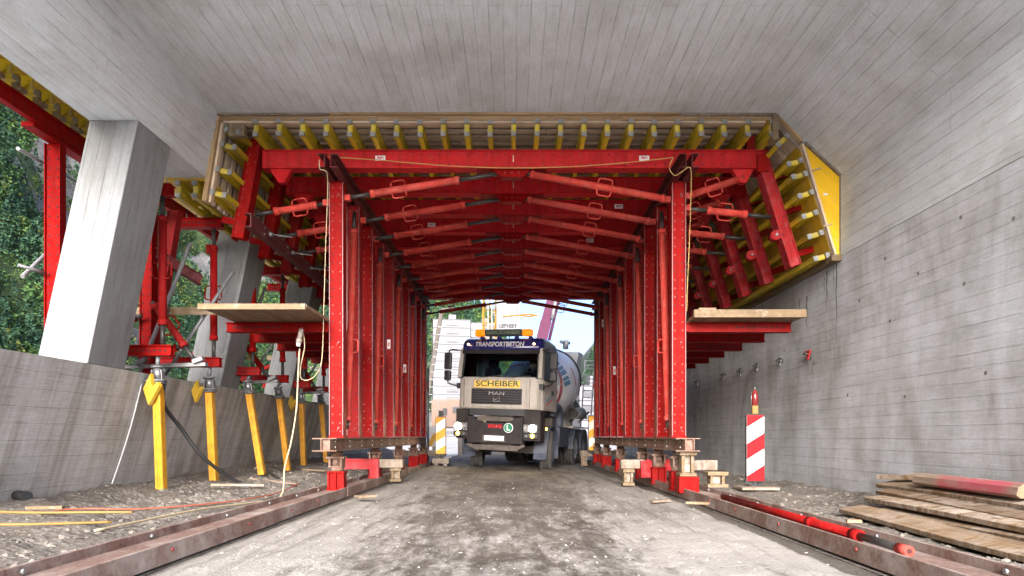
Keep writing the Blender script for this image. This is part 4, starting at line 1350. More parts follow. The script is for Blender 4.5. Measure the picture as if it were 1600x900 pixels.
# splayed frames between each pair: uprights, diagonal props and scaffold tubes standing on the wall top
for k_, (i, nm) in enumerate(((0, 'nearest'), (2, 'middle'), (4, 'farthest'))):
    y0 = PR[i][0][1] + 0.45; x0 = -5.22
    t = thing('support_trestle', '%s pink-red splayed trestle with grey scaffold tubes behind the left wall' % nm, 'trestle', (x0, y0, 1.73), 0, 'splayed trestles behind the left wall')
    mb = MB()
    double_channel(mb, (-0.02, 0, 0), (0.0, 0, 2.45), 0.17, 0.15, M['red'], (1, 0, 0), bolts=0.12, bm_=M['hole']); mb.build('upright', t)
    mb = MB()
    double_channel(mb, (-0.14, 0.22, 0.0), (0.26, 0.22, 2.45), 0.15, 0.15, M['red'], (1, 0, 0)); mb.build('inclined_leg', t)
    mb = MB()
    double_channel(mb, (-0.25, -0.2, 2.0), (0.55, 0.5, 1.5), 0.15, 0.14, M['maroon'], (0, 0, 1)); mb.build('tie_beam', t)
    mb = MB()
    mb.tube((-0.02, -0.12, 0.05), (0.62, 0.02, 1.9), 0.028, M['galv_dull'], n=10); mb.build('scaffold_tube', t)
    mb = MB()
    mb.tube((0.05, 0.40, 0.05), (0.98, 0.6, 1.65), 0.026, M['galv_dull'], n=10); mb.build('scaffold_tube', t)
    strut(t, (0.12, -0.05, 1.05), (0.72, -0.05, 0.22), 0.05, 0.05, 0.24, 0.5, mat='red')
    strut(t, (0.0, -0.1, 0.85), (-0.75, -0.1, 0.62), 0.05, 0.1, 0.1, None, mat='red')
    strut(t, (-0.55, -0.1, 0.62), (-0.26, -0.1, 0.12), 0.05, 0.1, 0.2, None, mat='red')
    strut(t, (0.46, 0.02, 0.42), (0.05, 0.02, 0.30), 0.045, 0.04, 0.1, None, mat='red')
    mb = MB()
    mb.bar((-0.4, -0.08, 0.12), (0.90, -0.08, 0.16), 0.09, 0.05, M['galv_dull']); mb.build('base_rail', t)
    for q in ((-0.35, 0.16), (0.80, 0.19), (0.0, 0.17)):
        mb = MB()
        mb.bar((q[0] - 0.06, -0.14, q[1]), (q[0] + 0.08, -0.14, q[1] + 0.05), 0.07, 0.06, M['galv_dull'])
        mb.build('coupler', t)
    mb = MB()
    mb.box(-0.6, 1.0, 0.38, 0.41, 0.95, 1.06, M['block']); mb.build('guard_board', t)

# outer cantilever formwork, far left
t = thing('bracket_frame', 'pink-red steel post and long beam outside the gallery at the far left', 'shoring frame', (-6.2, 8.6, 0), 0)
mb = MB()
double_channel(mb, (0, 0, 0.0), (0, 0, Zr(3.95)), 0.215, 0.12, M['red'], (1, 0, 0), web=0.035, bolts=0.13, bm_=M['hole'])
mb.build('post', t)
mb = MB()
mb.box(0.03, 0.12, -5.0, 11.0, Zr(4.02), Zr(4.036), M['red'], 'y')
mb.box(0.03, 0.12, -5.0, 11.0, Zr(4.222), Zr(4.238), M['red'], 'y')
mb.box(0.075, 0.089, -5.0, 11.0, Zr(4.036), Zr(4.222), M['red'], 'y')
for i in range(50):
    mb.bolt((0.089, -4.0 + i * 0.2, Zr(4.09)), (1, 0, 0), 0.014, 0.003, M['hole'])
mb.build('beam', t)
mb = MB()
mb.box(-0.07, 0.09, -0.45, 1.8, Zr(3.955), Zr(4.016), M['red'], 'y'); mb.build('head_plate', t)
OB = V(-6.2, 8.6, 0)
for a_, b_, r_ in ((Pt(28, 232, 8.5), Pt(128, 290, 10.2), 0.026), (Pt(35, 432, 8.4), Pt(112, 358, 10), 0.026), (Pt(28, 414, 8.3), Pt(70, 426, 8.55), 0.022)):
    mb = MB(); mb.tube(a_ - OB, b_ - OB, r_, M['galv_dull'], n=10); mb.build('scaffold_tube', t)
# transverse girders above it, stub ends towards the road
def short_girder(label):
    t = thing('timber_girder', label, 'timber girder', (0, 0, 0), 0, 'short girders under the outer edge formwork')
    girder_mesh(0.5).build('lattice', t)
    c = cap_mesh(-0.18); c.build('end_cap', t)
    return t
s0 = None
for i in range(12):
    lab = 'short yellow girder end below the outer edge formwork, %s from the camera' % ORD[i]
    if s0 is None: s0 = short_girder(lab); s = s0
    else: s = dup(s0); s['label'] = lab
    s.location = (-6.0, 6.66 + i * 0.348, Zr(4.53)); s.rotation_euler = (0, 0, R(90))
mb = MB()
mb.box(-6.55, -4.955, 4.2, 21, Zr(4.535), Zr(4.565), M['ply_ochre'], 'y')
tag(mb.build('outer_deck'), 'ochre plywood deck over the short girders outside the edge beam', 'formwork')
for i in range(11):
    mb = MB()
    y = 6.84 + i * 0.348
    mb.box(-6.16, -6.09, y - 0.03, y + 0.03, Zr(4.29), Zr(4.45), M['block'], 'z')
    mb.box(-6.20, -6.02, y - 0.05, y + 0.05, Zr(4.24), Zr(4.288), M['block'])
    tag(mb.build('packing_timber'), 'pale wooden packing piece between the short girders at far left, %s from the camera' % ORD[i], 'timber', 'packing pieces between the short girders')

# ------------------------------------------------------------------ traffic beacons
def beacon(loc, rz, label, lit=False):
    t = thing('warning_beacon', label, 'warning beacon', loc, rz, 'striped warning beacons')
    W, H = 0.26, 1.0
    mb = MB()
    mb.box(-W / 2 - 0.014, W / 2 + 0.014, 0.004, 0.05, -0.014, H + 0.014, M['black_plastic'], 'z')
    mb.build('frame', t, bevel=0.006)
    mb = MB(); mb.box(-W / 2, W / 2, -0.004, 0.003, 0.0, H, M['white_paint'] if not lit else M['sign_orange_white'], 'z'); p = mb.build('panel', t)
    # diagonal stripes, clipped to the panel
    sm = M['sign_red'] if not lit else M['sign_orange']
    mb = MB()
    def clip(z0, z1):
        # band between lines z = z0 + x*s and z1 + x*s
        s = 0.62
        poly = [(-W / 2, z0 - W / 2 * s), (W / 2, z0 + W / 2 * s), (W / 2, z1 + W / 2 * s), (-W / 2, z1 - W / 2 * s)]
        for lim, keep in ((0.0, 1), (H, -1)):
            out = []
            for a, b in zip(poly, poly[1:] + poly[:1]):
                ina, inb = (a[1] - lim) * keep >= 0, (b[1] - lim) * keep >= 0
                if ina: out.append(a)
                if ina != inb:
                    f = (lim - a[1]) / (b[1] - a[1])
                    out.append((a[0] + (b[0] - a[0]) * f, lim))
            poly = out
            if not poly: return
        mb.poly_ext([(q[0], -0.008, q[1]) for q in poly], (0, 0.0035, 0), sm)
    for z in (-0.08, 0.41, 0.90):
        clip(z, z + 0.235)
    mb.build('stripes', p)
    mb = MB()
    mb.bar((-0.16, 0.03, -0.012), (0, 0.03, -0.085), 0.06, 0.03, M['black_plastic'])
    mb.bar((0.16, 0.03, -0.012), (0, 0.03, -0.085), 0.06, 0.03, M['black_plastic'])
    mb.box(-0.02, 0.02, 0.01, 0.05, -0.12, -0.02, M['black_plastic'], 'z')
    mb.build('foot', t)
    return t
def m_sign(name, c):
    k = NT(name); return k.set(c, 0.5, spec=0.15)
M['sign_red'] = m_sign('sign_red_film', (0.40, 0.008, 0.012))
M['sign_orange'] = m_sign('sign_orange_film', (0.95, 0.42, 0.06))  # brightened orange stands in for light thrown back by the sign
M['sign_orange_white'] = m_sign('sign_white_film', (0.92, 0.88, 0.80))  # white with the sign's returned glare put into the colour
b = beacon((3.69, 9.75, 0.20), 0, 'red and white striped beacon with a lamp beside the right rail')
mb = MB()
mb.box(-0.045, 0.045, 0.0, 0.05, 1.018, 1.15, M['strap'], 'z'); mb.build('lamp_base', b, bevel=0.006)
M['lens_red'] = m_plain('dark_red_lens', (0.16, 0.02, 0.02), 0.12)
mb = MB()
prof = [(1.152, 0.04), (1.20, 0.052), (1.27, 0.056), (1.33, 0.046), (1.37, 0.026), (1.39, 0.010)]
for (za, ra), (zb, rb) in zip(prof, prof[1:]):
    mb.tube((0, 0.025, za), (0, 0.025, zb), ra, M['lens_red'], rb, 14, False)
mb.build('lamp_lens', b)
mb = MB(); mb.tube((0, 0.025, 1.385), (0, 0.025, 1.43), 0.008, M['galv'], n=6); mb.tube((-0.055, 0.025, 1.15), (-0.055, 0.025, 1.36), 0.005, M['galv'], n=6); mb.build('lamp_hook', b)
mb = MB(); mb.box(3.42, 3.98, 9.55, 9.98, 0.07, 0.115, M['sleeper'])
tag(mb.build('base_board', bevel=0.008), 'flat grey base board under the red and white beacon', 'board')
b2 = beacon((-1.98, 17.45, 0.40), R(-4), 'bright orange and white striped beacon left of the truck', True)
mb = MB(); mb.box(-0.06, 0.06, 0.0, 0.05, 1.018, 1.18, M['black_plastic'], 'z'); mb.build('lamp_base', b2)
mb = MB(); mb.box(-2.2, -1.75, 17.35, 17.7, 0.14, 0.278, M['sleeper']); mb.box(-2.15, -2.05, 17.4, 17.65, 0.0, 0.138, M['sleeper'], 'z'); mb.box(-1.9, -1.8, 17.4, 17.65, 0.0, 0.138, M['sleeper'], 'z')
tag(mb.build('beacon_stand', bevel=0.006), 'low timber stand under the orange and white beacon left of the truck', 'timber stand')
b3 = beacon((2.36, 18.9, 0.47), R(6), 'orange and white striped beacon half hidden behind the right posts', True)
b3['group'] = 'striped warning beacons'

# ------------------------------------------------------------------ plank pile on the right
PG = 'weathered planks in the pile by the wall'
planks = [
    ((3.46, 6.58, 0.12), (3.38, 3.3, 0.12), 0.25, 'lowest weathered plank of the pile, nearest the rail'),
    ((3.70, 6.40, 0.15), (3.66, 3.3, 0.15), 0.25, 'dusty plank lying second from the rail at the bottom of the pile'),
    ((4.02, 6.7, 0.11), (4.06, 3.3, 0.12), 0.24, 'bottom plank of the pile closest to the concrete wall'),
    ((3.82, 6.75, 0.225), (3.70, 3.4, 0.215), 0.26, 'dark plank in the middle of the pile with a dusty top'),
    ((4.02, 6.88, 0.285), (3.88, 3.6, 0.27), 0.27, 'broad brown plank with white smears in the upper pile'),
    ((4.26, 7.0, 0.20), (4.30, 3.6, 0.20), 0.26, 'plank tucked under the top boards against the wall'),
    ((4.17, 7.15, 0.35), (4.08, 3.7, 0.33), 0.25, 'long plank under the pink-painted timber'),
    ((4.42, 7.2, 0.42), (4.42, 3.7, 0.39), 0.24, 'topmost plank at the back of the pile along the wall'),
    ((4.42, 6.9, 0.31), (4.46, 3.5, 0.30), 0.24, 'half hidden plank below the topmost back plank'),
]
for a, b_, w, lab in planks:
    mb = MB()
    a, b_ = Vector(a), Vector(b_)
    n = 7
    prev = None
    mb2 = MB()
    uo = (rng.uniform(0, 30), rng.uniform(0, 30))
    roll = rng.uniform(-0.22, -0.10)
    for k in range(n):
        p = a.lerp(b_, k / n); q = a.lerp(b_, (k + 1) / n)
        sag = lambda t: Vector((0.012 * math.sin(t * 5 + uo[0]), 0, 0.012 * math.sin(t * 4 + uo[1])))
        p = p + sag(k / n); q = q + sag((k + 1) / n)
        mb.bar(p, q, w, 0.045, M['plank'], up=(roll, 0, 1), uo=(uo[0] + (a - p).length, uo[1]))
    o = mb.build('plank', bevel=0.005)
    tag(o, lab, 'plank', PG)
mb = MB()
M['pink_log'] = None
k = NT('pink_painted_timber')
n1 = k.noise(k.coord('UV', (1.0, 4, 1)), 1.0, 5, 0.7); n2 = k.noise(k.coord('UV', (1.5, 20, 1)), 1.0, 4)
c = k.mix(k.ramp(n2, [(0.3, 0.0), (0.7, 1.0)]), (0.17, 0.12, 0.08), (0.32, 0.25, 0.185))
sp_ = k.n('ShaderNodeSeparateXYZ'); k.l(k.coord('Object'), sp_.inputs[0])
band = k.ramp(k.math('MULTIPLY', sp_.outputs[1], 0.1), [(0.5, 0.0), (0.515, 1.0), (0.60, 1.0), (0.612, 0.0)])
c = k.mix(k.math('MULTIPLY', band, k.ramp(n1, [(0.40, 0.1), (0.55, 0.9)])), c, (0.38, 0.06, 0.085))
M['pink_log'] = k.set(c, 0.75, bump=n2, bump_strength=0.3, bump_dist=0.004)
pts = [V(4.10, 6.45, 0.448), V(4.06, 5.05, 0.44)]
d = (pts[1] - pts[0]); L = d.length; d.normalize(); s = d.cross(V(0, 0, 1)).normalized()
ring = [(-0.085, -0.035), (-0.07, 0.03), (-0.03, 0.062), (0.03, 0.062), (0.07, 0.03), (0.085, -0.035), (0.05, -0.058), (-0.05, -0.058)]
A = [pts[0] + s * x + V(0, 0, z) for x, z in ring]; B = [pts[1] + s * x + V(0, 0, z) for x, z in ring]
for i in range(8):
    j = (i + 1) % 8
    mb.face([A[i], A[j], B[j], B[i]], [(0, i * .05), (0, j * .05), (L, j * .05), (L, i * .05)], M['pink_log'])
mb.face(A, [(0, 0)] * 8, M['block']); mb.face(B[::-1], [(x * .3, z) for x, z in ring], M['block'])
tag(mb.build('painted_timber', bevel=0.008), 'thick rounded timber with pink paint on top of the plank pile', 'timber')
mb = MB(); mb.bar((4.12, 7.2, 0.42), (4.28, 6.7, 0.44), 0.09, 0.05, M['plank'])
tag(mb.build('timber_offcut', bevel=0.005), 'short dark offcut at the far end of the plank pile top', 'timber')

# red spindle strut lying in the right rail
t = thing('loose_strut', 'red spindle strut lying in the right rail channel', 'strut', (2.60, 4.2, 0.127), 0)
mb = MB(); mb.tube((0, 0.62, 0), (0, 3.72, 0), 0.038, M['red'], n=16); mb.tube((0, 0.60, 0), (0, 0.70, 0), 0.047, M['red'], n=16); mb.tube((0, 1.35, 0), (0, 1.42, 0), 0.047, M['red'], n=16); mb.build('tube', t)
mb = MB(); mb.tube((0, 0.10, -0.004), (0, 0.60, 0), 0.029, M['spindle'], n=12); mb.build('spindle', t)
mb = MB(); mb.tube((0, 0.0, -0.006), (0, 0.12, -0.004), 0.036, M['red_tube'], n=14); mb.tube((0, -0.002, -0.006), (0, 0.001, -0.006), 0.018, M['hole'], n=10); mb.build('end_eye', t)

# ------------------------------------------------------------------ cables, hoses and cords
def cable(name, pts, r, mat, label, cat='cable', n=8):
    mb = MB(); mb.path(smooth_path(pts, n), r, M[mat]); return tag(mb.build(name), label, cat)
cable('black_hose', [Pt(250, 600, 8.55) + V(0, 0.12, 0.05), Pt(256, 632, 8.8), Pt(285, 672, 9.1), Pt(318, 715, 9.3), V(-4.2, 9.7, 0.20), V(-3.95, 9.9, 0.14), V(-3.9, 10.6, 0.16), V(-4.3, 11.4, 0.2)], 0.028, 'hose', 'black hose sagging from the nearest yellow prop to the ground', 'hose')
M['plug'] = m_plain('grey_plug', (0.32, 0.27, 0.24), 0.5)
cable('beige_cable', [Pt(468, 545, 9.25), Pt(466, 580, 9.2), Pt(463, 640, 9.1), Pt(455, 690, 8.9), Pt(445, 730, 8.6), V(-3.0, 8.25, 0.10), V(-3.1, 7.6, 0.09), V(-3.25, 6.6, 0.12), V(-3.4, 5.2, 0.11)], 0.011, 'cable', 'beige cable hanging from the plug on the left platform bracket')
cable('beige_cable', [Pt(472, 512, 9.35), Pt(476, 540, 9.3), Pt(470, 572, 9.3), Pt(470, 590, 9.3), Pt(480, 594, 9.3), Pt(494, 585, 9.3), Pt(503, 560, 9.3), Pt(506, 480, 9.3), Pt(509, 380, 9.3), Pt(512, 300, 9.15), Pt(511, 272, 8.97), Pt(506, 266, 8.95), Pt(500, 264, 8.97), Pt(499, 250, 8.98)], 0.007, 'cable', 'thin beige cable running up the front left red post')
t = thing('cable_plug', 'grey plug hanging at the left platform bracket', 'plug', Pt(468, 525, 9.28), 0)
mb = MB(); mb.tube((0.03, 0, 0.10), (0.0, 0, -0.04), 0.035, M['plug'], n=12); mb.tube((0.0, 0, -0.04), (-0.012, 0, -0.10), 0.042, M['plug'], n=12); mb.build('body', t)
mb = MB(); mb.tube((-0.012, 0, -0.10), (-0.018, 0, -0.15), 0.030, M['white_paint'], n=12); mb.build('tip', t)
cable('beam_cord', [Pt(512, 245, 9.42), Pt(590, 250, 9.44), Pt(700, 259, 9.44), Pt(800, 262.5, 9.44), Pt(900, 260, 9.44), Pt(990, 253, 9.44), Pt(1052, 246, 9.42)], 0.0065, 'rope', 'yellow cord strung across the front of the first cross beam', 'cord')
cable('post_cord', [Pt(1052, 246, 9.0), Pt(1046, 262, 8.98), Pt(1054, 274, 8.97), Pt(1066, 268, 8.97), Pt(1078, 262, 8.95), Pt(1080, 290, 9.1), Pt(1077, 380, 9.35), Pt(1074, 450, 9.4), Pt(1073, 486, 9.42)], 0.006, 'rope', 'yellow cord hanging down beside the front right red post', 'cord')
cable('white_cord', [V(-4.99, 8.6, Zr(0.80)), V(-5.02, 8.6, Zr(0.6)), V(-5.15, 8.6, Zr(0.1)), V(-5.28, 8.55, Zr(-0.4)), V(-5.36, 8.5, 0.17)], 0.009, 'white_cord', 'frayed white cord hanging down the left wall', 'cord')
cable('orange_cable', [V(-5.2, 6.3, 0.2), V(-4.7, 6.45, 0.14), V(-4.2, 6.35, 0.16), V(-3.8, 6.6, 0.13), V(-3.3, 7.4, 0.12), V(-3.15, 8.4, 0.12), V(-3.2, 9.6, 0.17)], 0.009, 'orange_cable', 'thin orange cable trailing over the gravel along the left rail')
cable('yellow_strap', [V(-5.3, 5.9, 0.2), V(-4.5, 5.85, 0.18), V(-4.0, 5.95, 0.17), V(-3.6, 6.05, 0.16)], 0.012, 'strap', 'yellow strap lying on the gravel at the left picture edge', 'strap')
cable('yellow_strap', [V(-4.5, 5.15, 0.17), V(-4.0, 5.2, 0.16), V(-3.45, 5.5, 0.14)], 0.012, 'strap', 'ochre strap lying closest to the left rail', 'strap')
mb = MB(); 
pa = Pt(38, 790, 6.9)
mb.tube(V(-5.35, 6.9, 0.24), V(-5.18, 6.8, 0.235), 0.055, M['hose'], n=14); mb.tube(V(-5.18, 6.8, 0.235), V(-5.165, 6.79, 0.235), 0.062, M['hose'], n=14)
tag(mb.build('pipe_stub'), 'short black pipe stub lying at the foot of the left wall', 'pipe')

# wood scraps lying about
scr = [((-2.05, 8.35, 0.09), (-1.85, 8.5, 0.09), 0.16, 'block', 'flat reddish board scrap on the road by the left rail'), ((-4.6, 6.05, 0.2), (-4.3, 6.12, 0.2), 0.07, 'block', 'small brown wood scrap on the left gravel near the yellow strap'),
       ((-4.3, 9.1, 0.19), (-3.6, 9.25, 0.17), 0.04, 'sleeper', 'thin dark stick lying beyond the nearest yellow prop'), ((-4.15, 10.2, 0.2), (-3.3, 9.7, 0.16), 0.045, 'sleeper', 'thin stick on the gravel behind the second yellow prop'),
       ((-4.0, 12.2, 0.25), (-3.5, 11.9, 0.24), 0.07, 'block', 'pale lath on the gravel by the leaning yellow props'), ((2.05, 7.6, 0.09), (2.3, 7.5, 0.09), 0.06, 'block', 'brown wood scrap on the road beside the right rail'),
       ((3.1, 5.95, 0.09), (3.22, 5.92, 0.09), 0.06, 'board_edge', 'tiny pale wood chip on the gravel before the plank pile'), ((1.75, 8.1, 0.05), (2.0, 8.2, 0.06), 0.07, 'sleeper', 'flat dark wood scrap on the road near the right rail'),
       ((-4.7, 11.6, 0.28), (-4.6, 11.65, 0.4), 0.16, 'block', 'small upright board piece at the wall foot behind the props')]
for a, b_, w, mt, lab in scr:
    mb = MB(); mb.bar(a, b_, w, 0.03, M[mt]); tag(mb.build('wood_scrap', bevel=0.004), lab, 'wood scrap')
# yellow plywood clamps on top of the left wall
for (px, py, D, s, lab) in ((240, 606, 8.5, 1.0, 'yellow wooden bracket piece hooked over the left wall beside the nearest prop'), (310, 610, 9.9, 0.8, 'small yellow wooden bracket on the wall top beside the second prop'), (458, 628, 13.6, 0.8, 'little yellow wooden bracket on the wall top near the fourth prop')):
    p = Pt(px, py, D)
    mb = MB()
    mb.poly_ext([p + V(-0.045, 0, 0.19) * s, p + V(-0.14, 0, -0.01) * s, p + V(-0.07, 0, -0.23) * s, p + V(0.07, 0, 0.03) * s, p + V(0.045, 0, 0.08) * s, p + V(-0.01, 0, 0.02) * s, p + V(-0.03, 0, 0.06) * s], (0.02, 0.045, 0), M['ply_ochre'])
    tag(mb.build('wood_bracket'), lab, 'wood bracket', 'yellow wooden brackets on the left wall')
# anchor cones left in the right wall
AN = 'tie anchors in a row along the right wall'
for i, (y, rz_) in enumerate(((10.0, 1.29), (11.05, 1.31), (12.1, 1.33), (13.0, 1.33), (14.0, 1.34), (16.0, 1.36))):
    t = thing('wall_anchor', ('red anchor nut on the right wall' if i == 0 else 'grey anchor nut on the right wall, %s from the beacon side' % ORD[i]), 'wall anchor', (4.652, y, Zr(rz_)), 0, AN)
    mm = M['red_worn'] if i == 0 else M['galv_dull']
    mb = MB(); mb.tube((0, 0, 0), (-0.12, 0, 0), 0.018, M['spindle'], n=8); mb.build('rod', t)
    mb = MB(); mb.tube((-0.03, 0, 0), (-0.06, 0, 0), 0.05, mm, n=10)
    for a_ in (0.5, 2.6, 4.7):
        mb.bar((-0.045, 0, 0), (-0.045, 0.09 * math.cos(a_), 0.09 * math.sin(a_)), 0.03, 0.03, mm)
    mb.build('wing_nut', t)
# ------------------------------------------------------------------ concrete mixer truck
M['cab_beige'] = m_paint('beige_truck_paint', (0.47, 0.435, 0.39), (0.30, 0.25, 0.20), 0.72, 0.3, dust=(0.32, 0.27, 0.22), dust_amt=0.3, var=0.08)
M['cab_blue'] = m_plain('dark_blue_truck_paint', (0.02, 0.022, 0.13), 0.22, 0, 0.15, 3)
M['plastic'] = m_plain('dusty_dark_plastic', (0.03, 0.026, 0.026), 0.7, 0, 0.45, 5, spec=0.15)
M['plastic_blue'] = m_plain('blue_grey_mudguard', (0.05, 0.06, 0.085), 0.55, 0, 0.3, 5)
M['chassis'] = m_plain('muddy_chassis', (0.085, 0.07, 0.06), 0.8, 0, 0.5, 5)
M['tyre'] = m_plain('dusty_tyre', (0.055, 0.05, 0.046), 0.9, 0, 0.35, 10)
M['rim'] = m_plain('dusty_rim', (0.16, 0.17, 0.19), 0.6, 0.2, 0.4, 8)
M['drum_white'] = m_plain('white_drum_paint', (0.80, 0.80, 0.81), 0.35, 0, 0.12, 2)
M['drum_red'] = m_plain('faded_red_drum_stripe', (0.46, 0.12, 0.13), 0.4)
M['drum_blue'] = m_plain('blue_drum_lettering', (0.10, 0.26, 0.40), 0.4)
M['glass'] = m_glass('tinted_windscreen', (0.50, 0.60, 0.64))
M['glass_dark'] = m_glass('side_window_glass', (0.62, 0.70, 0.72))
M['interior'] = m_plain('dark_cab_interior', (0.05, 0.05, 0.055), 0.8)
M['interior_pale'] = m_plain('grey_cab_lining', (0.45, 0.45, 0.44), 0.8)
M['seat'] = m_plain('dark_seat_fabric', (0.025, 0.03, 0.05), 0.9)
M['lamp_on'] = m_emit('lit_headlight', (1.0, 0.80, 0.48), 40.0)
M['indicator_on'] = m_emit('lit_orange_lamp', (1.0, 0.42, 0.05), 4.0)
M['marker_on'] = m_emit('lit_marker_lamp', (1.0, 0.55, 0.2), 5.0)
M['amber'] = m_emit('lit_amber_beacon', (1.0, 0.25, 0.0), 0.16)
M['lens'] = m_plain('clear_lamp_lens', (0.16, 0.16, 0.155), 0.1)
M['plate'] = m_emit('reflecting_number_plate', (0.9, 0.9, 0.92), 0.0)
M['sign_text'] = m_plain('green_board_lettering', (0.16, 0.22, 0.13), 0.6)
M['sign_board'] = m_plain('dark_roof_board', (0.035, 0.045, 0.045), 0.6)
M['silver_text'] = m_plain('silver_lettering', (0.62, 0.62, 0.66), 0.35, 0.2, 0.05)
M['yellow_band'] = m_plain('yellow_name_band', (0.85, 0.50, 0.06), 0.5, 0, 0.05)
M['green_text'] = m_plain('dark_green_lettering', (0.015, 0.07, 0.05), 0.5)
M['green_badge'] = m_plain('green_badge', (0.0, 0.16, 0.07), 0.5, 0, 0.05)
M['chrome'] = m_plain('dull_chrome', (0.40, 0.40, 0.41), 0.3, 0.7)
TR = thing('mixer_truck', 'beige and blue concrete mixer truck with white drum and headlights on', 'truck', (-0.47, 16.6, -0.005), R(-17.5))
TR.rotation_euler = (0, R(2.2), R(-17.5))
def rbox(mb, x0, x1, y0, y1, z0, z1, m): mb.box(x0, x1, y0, y1, z0, z1, m)
W = 1.125
# cab shell: lower nose, pillars, side walls, back wall, floor
mb = MB(); c = M['cab_beige']
def nose(mb, prof, x0, x1, m):
    """(y, z) outline swept across the cab width with rounded front corners"""
    sec = [(-1.0, 0.20), (-0.975, 0.10), (-0.93, 0.03), (-0.86, 0.0), (0.86, 0.0), (0.93, 0.03), (0.975, 0.10), (1.0, 0.20)]
    rings = [[V(sx * W, y + dy, z) for (y, z) in prof] for sx, dy in sec]
    for a, b in zip(rings, rings[1:]):
        for i in range(len(prof) - 1):
            mb.face([a[i], b[i], b[i + 1], a[i + 1]], [(0, 0)] * 4, m, True)
nose(mb, [(0.06, 1.60), (0.0, 1.66), (-0.015, 2.0), (0.0, 2.36), (0.03, 2.42)], 0, 0, c)
for sx in (-1, 1):
    mb.box(sx * W - 0.02, sx * W + 0.02, 0.20, 1.72, 1.60, 2.38, c)                 # lower side
    mb.bar((sx * (W - 0.02), 0.10, 2.40), (sx * (W - 0.045), 0.21, 3.17), 0.10, 0.16, c, up=(0, 1, 0))   # front pillar
    mb.bar((sx * (W - 0.005), 0.24, 2.38), (sx * (W - 0.04), 0.30, 3.17), 0.05, 0.10, c, up=(0, 1, 0))
    mb.box(sx * (W - 0.02) - 0.03, sx * (W - 0.02) + 0.03, 1.30, 1.72, 2.38, 3.17, c, 'z')       # rear pillar
mb.box(-W + 0.03, W - 0.03, 1.66, 1.72, 1.60, 2.55, c); mb.box(-W + 0.03, W - 0.03, 1.66, 1.72, 3.02, 3.17, c)
mb.box(-W + 0.03, -0.62, 1.66, 1.72, 2.55, 3.02, c); mb.box(0.62, W - 0.03, 1.66, 1.72, 2.55, 3.02, c)
mb.box(-W + 0.03, W - 0.03, 0.22, 1.66, 1.60, 1.64, c)
cab = mb.build('cab', TR)
mb = MB()
mb.box(-W + 0.05, W - 0.05, 0.09, 0.55, 2.26, 2.40, M['interior'])
mb.box(-W + 0.05, W - 0.05, 0.3, 1.65, 1.66, 1.70, M['interior'])
mb.box(-W + 0.04, W - 0.04, 1.62, 1.655, 1.7, 2.54, M['interior_pale'])
mb.box(-W + 0.04, -0.64, 1.62, 1.655, 2.55, 3.1, M['interior_pale']); mb.box(0.64, W - 0.04, 1.62, 1.655, 2.55, 3.1, M['interior_pale'])
mb.box(0.30, 0.55, 0.2, 0.5, 2.41, 2.46, M['interior'])
mb.box(-0.6, 0.0, 0.14, 0.34, 2.405, 2.425, M['interior_pale'])
mb.build('dashboard', cab)
for x in (-0.62, 0.62):
    mb = MB()
    mb.box(x - 0.25, x + 0.25, 0.70, 1.20, 1.95, 2.12, M['seat'])
    mb.bar((x, 1.22, 2.05), (x, 1.36, 2.78), 0.46, 0.14, M['seat'], up=(0, 1, 0))
    mb.bar((x, 1.36, 2.80), (x, 1.40, 3.02), 0.30, 0.12, M['seat'], up=(0, 1, 0))
    mb.build('seat', cab, bevel=0.05)
sw = MB()
cx_, cy_, cz_ = 0.62, 0.60, 2.42
sw.path([V(cx_ + 0.23 * math.cos(t), cy_ + 0.10 * math.sin(t), cz_ + 0.20 * math.sin(t)) for t in [i * 6.2832 / 20 for i in range(21)]], 0.018, M['interior'], 6)
sw.bar((cx_, cy_ - 0.2, cz_ - 0.2), (cx_, cy_, cz_), 0.05, 0.05, M['interior'])
sw.build('steering_wheel', cab)
# roof and blue band
mb = MB()
prof = [(0.10, 3.12), (0.08, 3.20), (0.10, 3.30), (0.18, 3.40), (0.36, 3.47), (0.8, 3.50), (1.5, 3.47), (1.74, 3.38), (1.74, 3.14)]
sec = [(-1.0, 0.16, -0.10), (-0.975, 0.06, -0.03), (-0.92, 0.0, 0.0), (0.92, 0.0, 0.0), (0.975, 0.06, -0.03), (1.0, 0.16, -0.10)]
rings = [[V(sx * (W - 0.02), min(1.74, y + dy), z + (dz if z > 3.25 else 0)) for (y, z) in prof] for sx, dy, dz in sec]
for a, b in zip(rings, rings[1:]):
    for i in range(len(prof) - 1):
        mb.face([a[i], b[i], b[i + 1], a[i + 1]], [(0, 0)] * 4, M['cab_blue'], True)
    mb.face([a[0], b[0], b[-1], a[-1]], [(0, 0)] * 4, M['cab_blue'])
for r_ in (rings[0], rings[-1]):
    mb.face(r_, [(0, 0)] * len(r_), M['cab_blue'])
roof = mb.build('roof', TR)
mb = MB()
for x in (-0.52, -0.05, 0.42, 0.8): mb.tube((x, 0.06, 3.44), (x, 0.20, 3.44), 0.05, M['cab_blue'], n=12)
for x in (-0.9, 0.9):
    mb.tube((x, 0.055, 3.285), (x, 0.10, 3.285), 0.022, M['marker_on'], n=10)
mb.build('marker_lamp', roof)
text_mesh('lettering', 'TRANSPORTBETON', 0.17, (-0.03, 0.058, 3.275), (R(84), 0, 0), M['silver_text'], roof, 0.006, width=1.33, bold=0.004, shear=0.12)
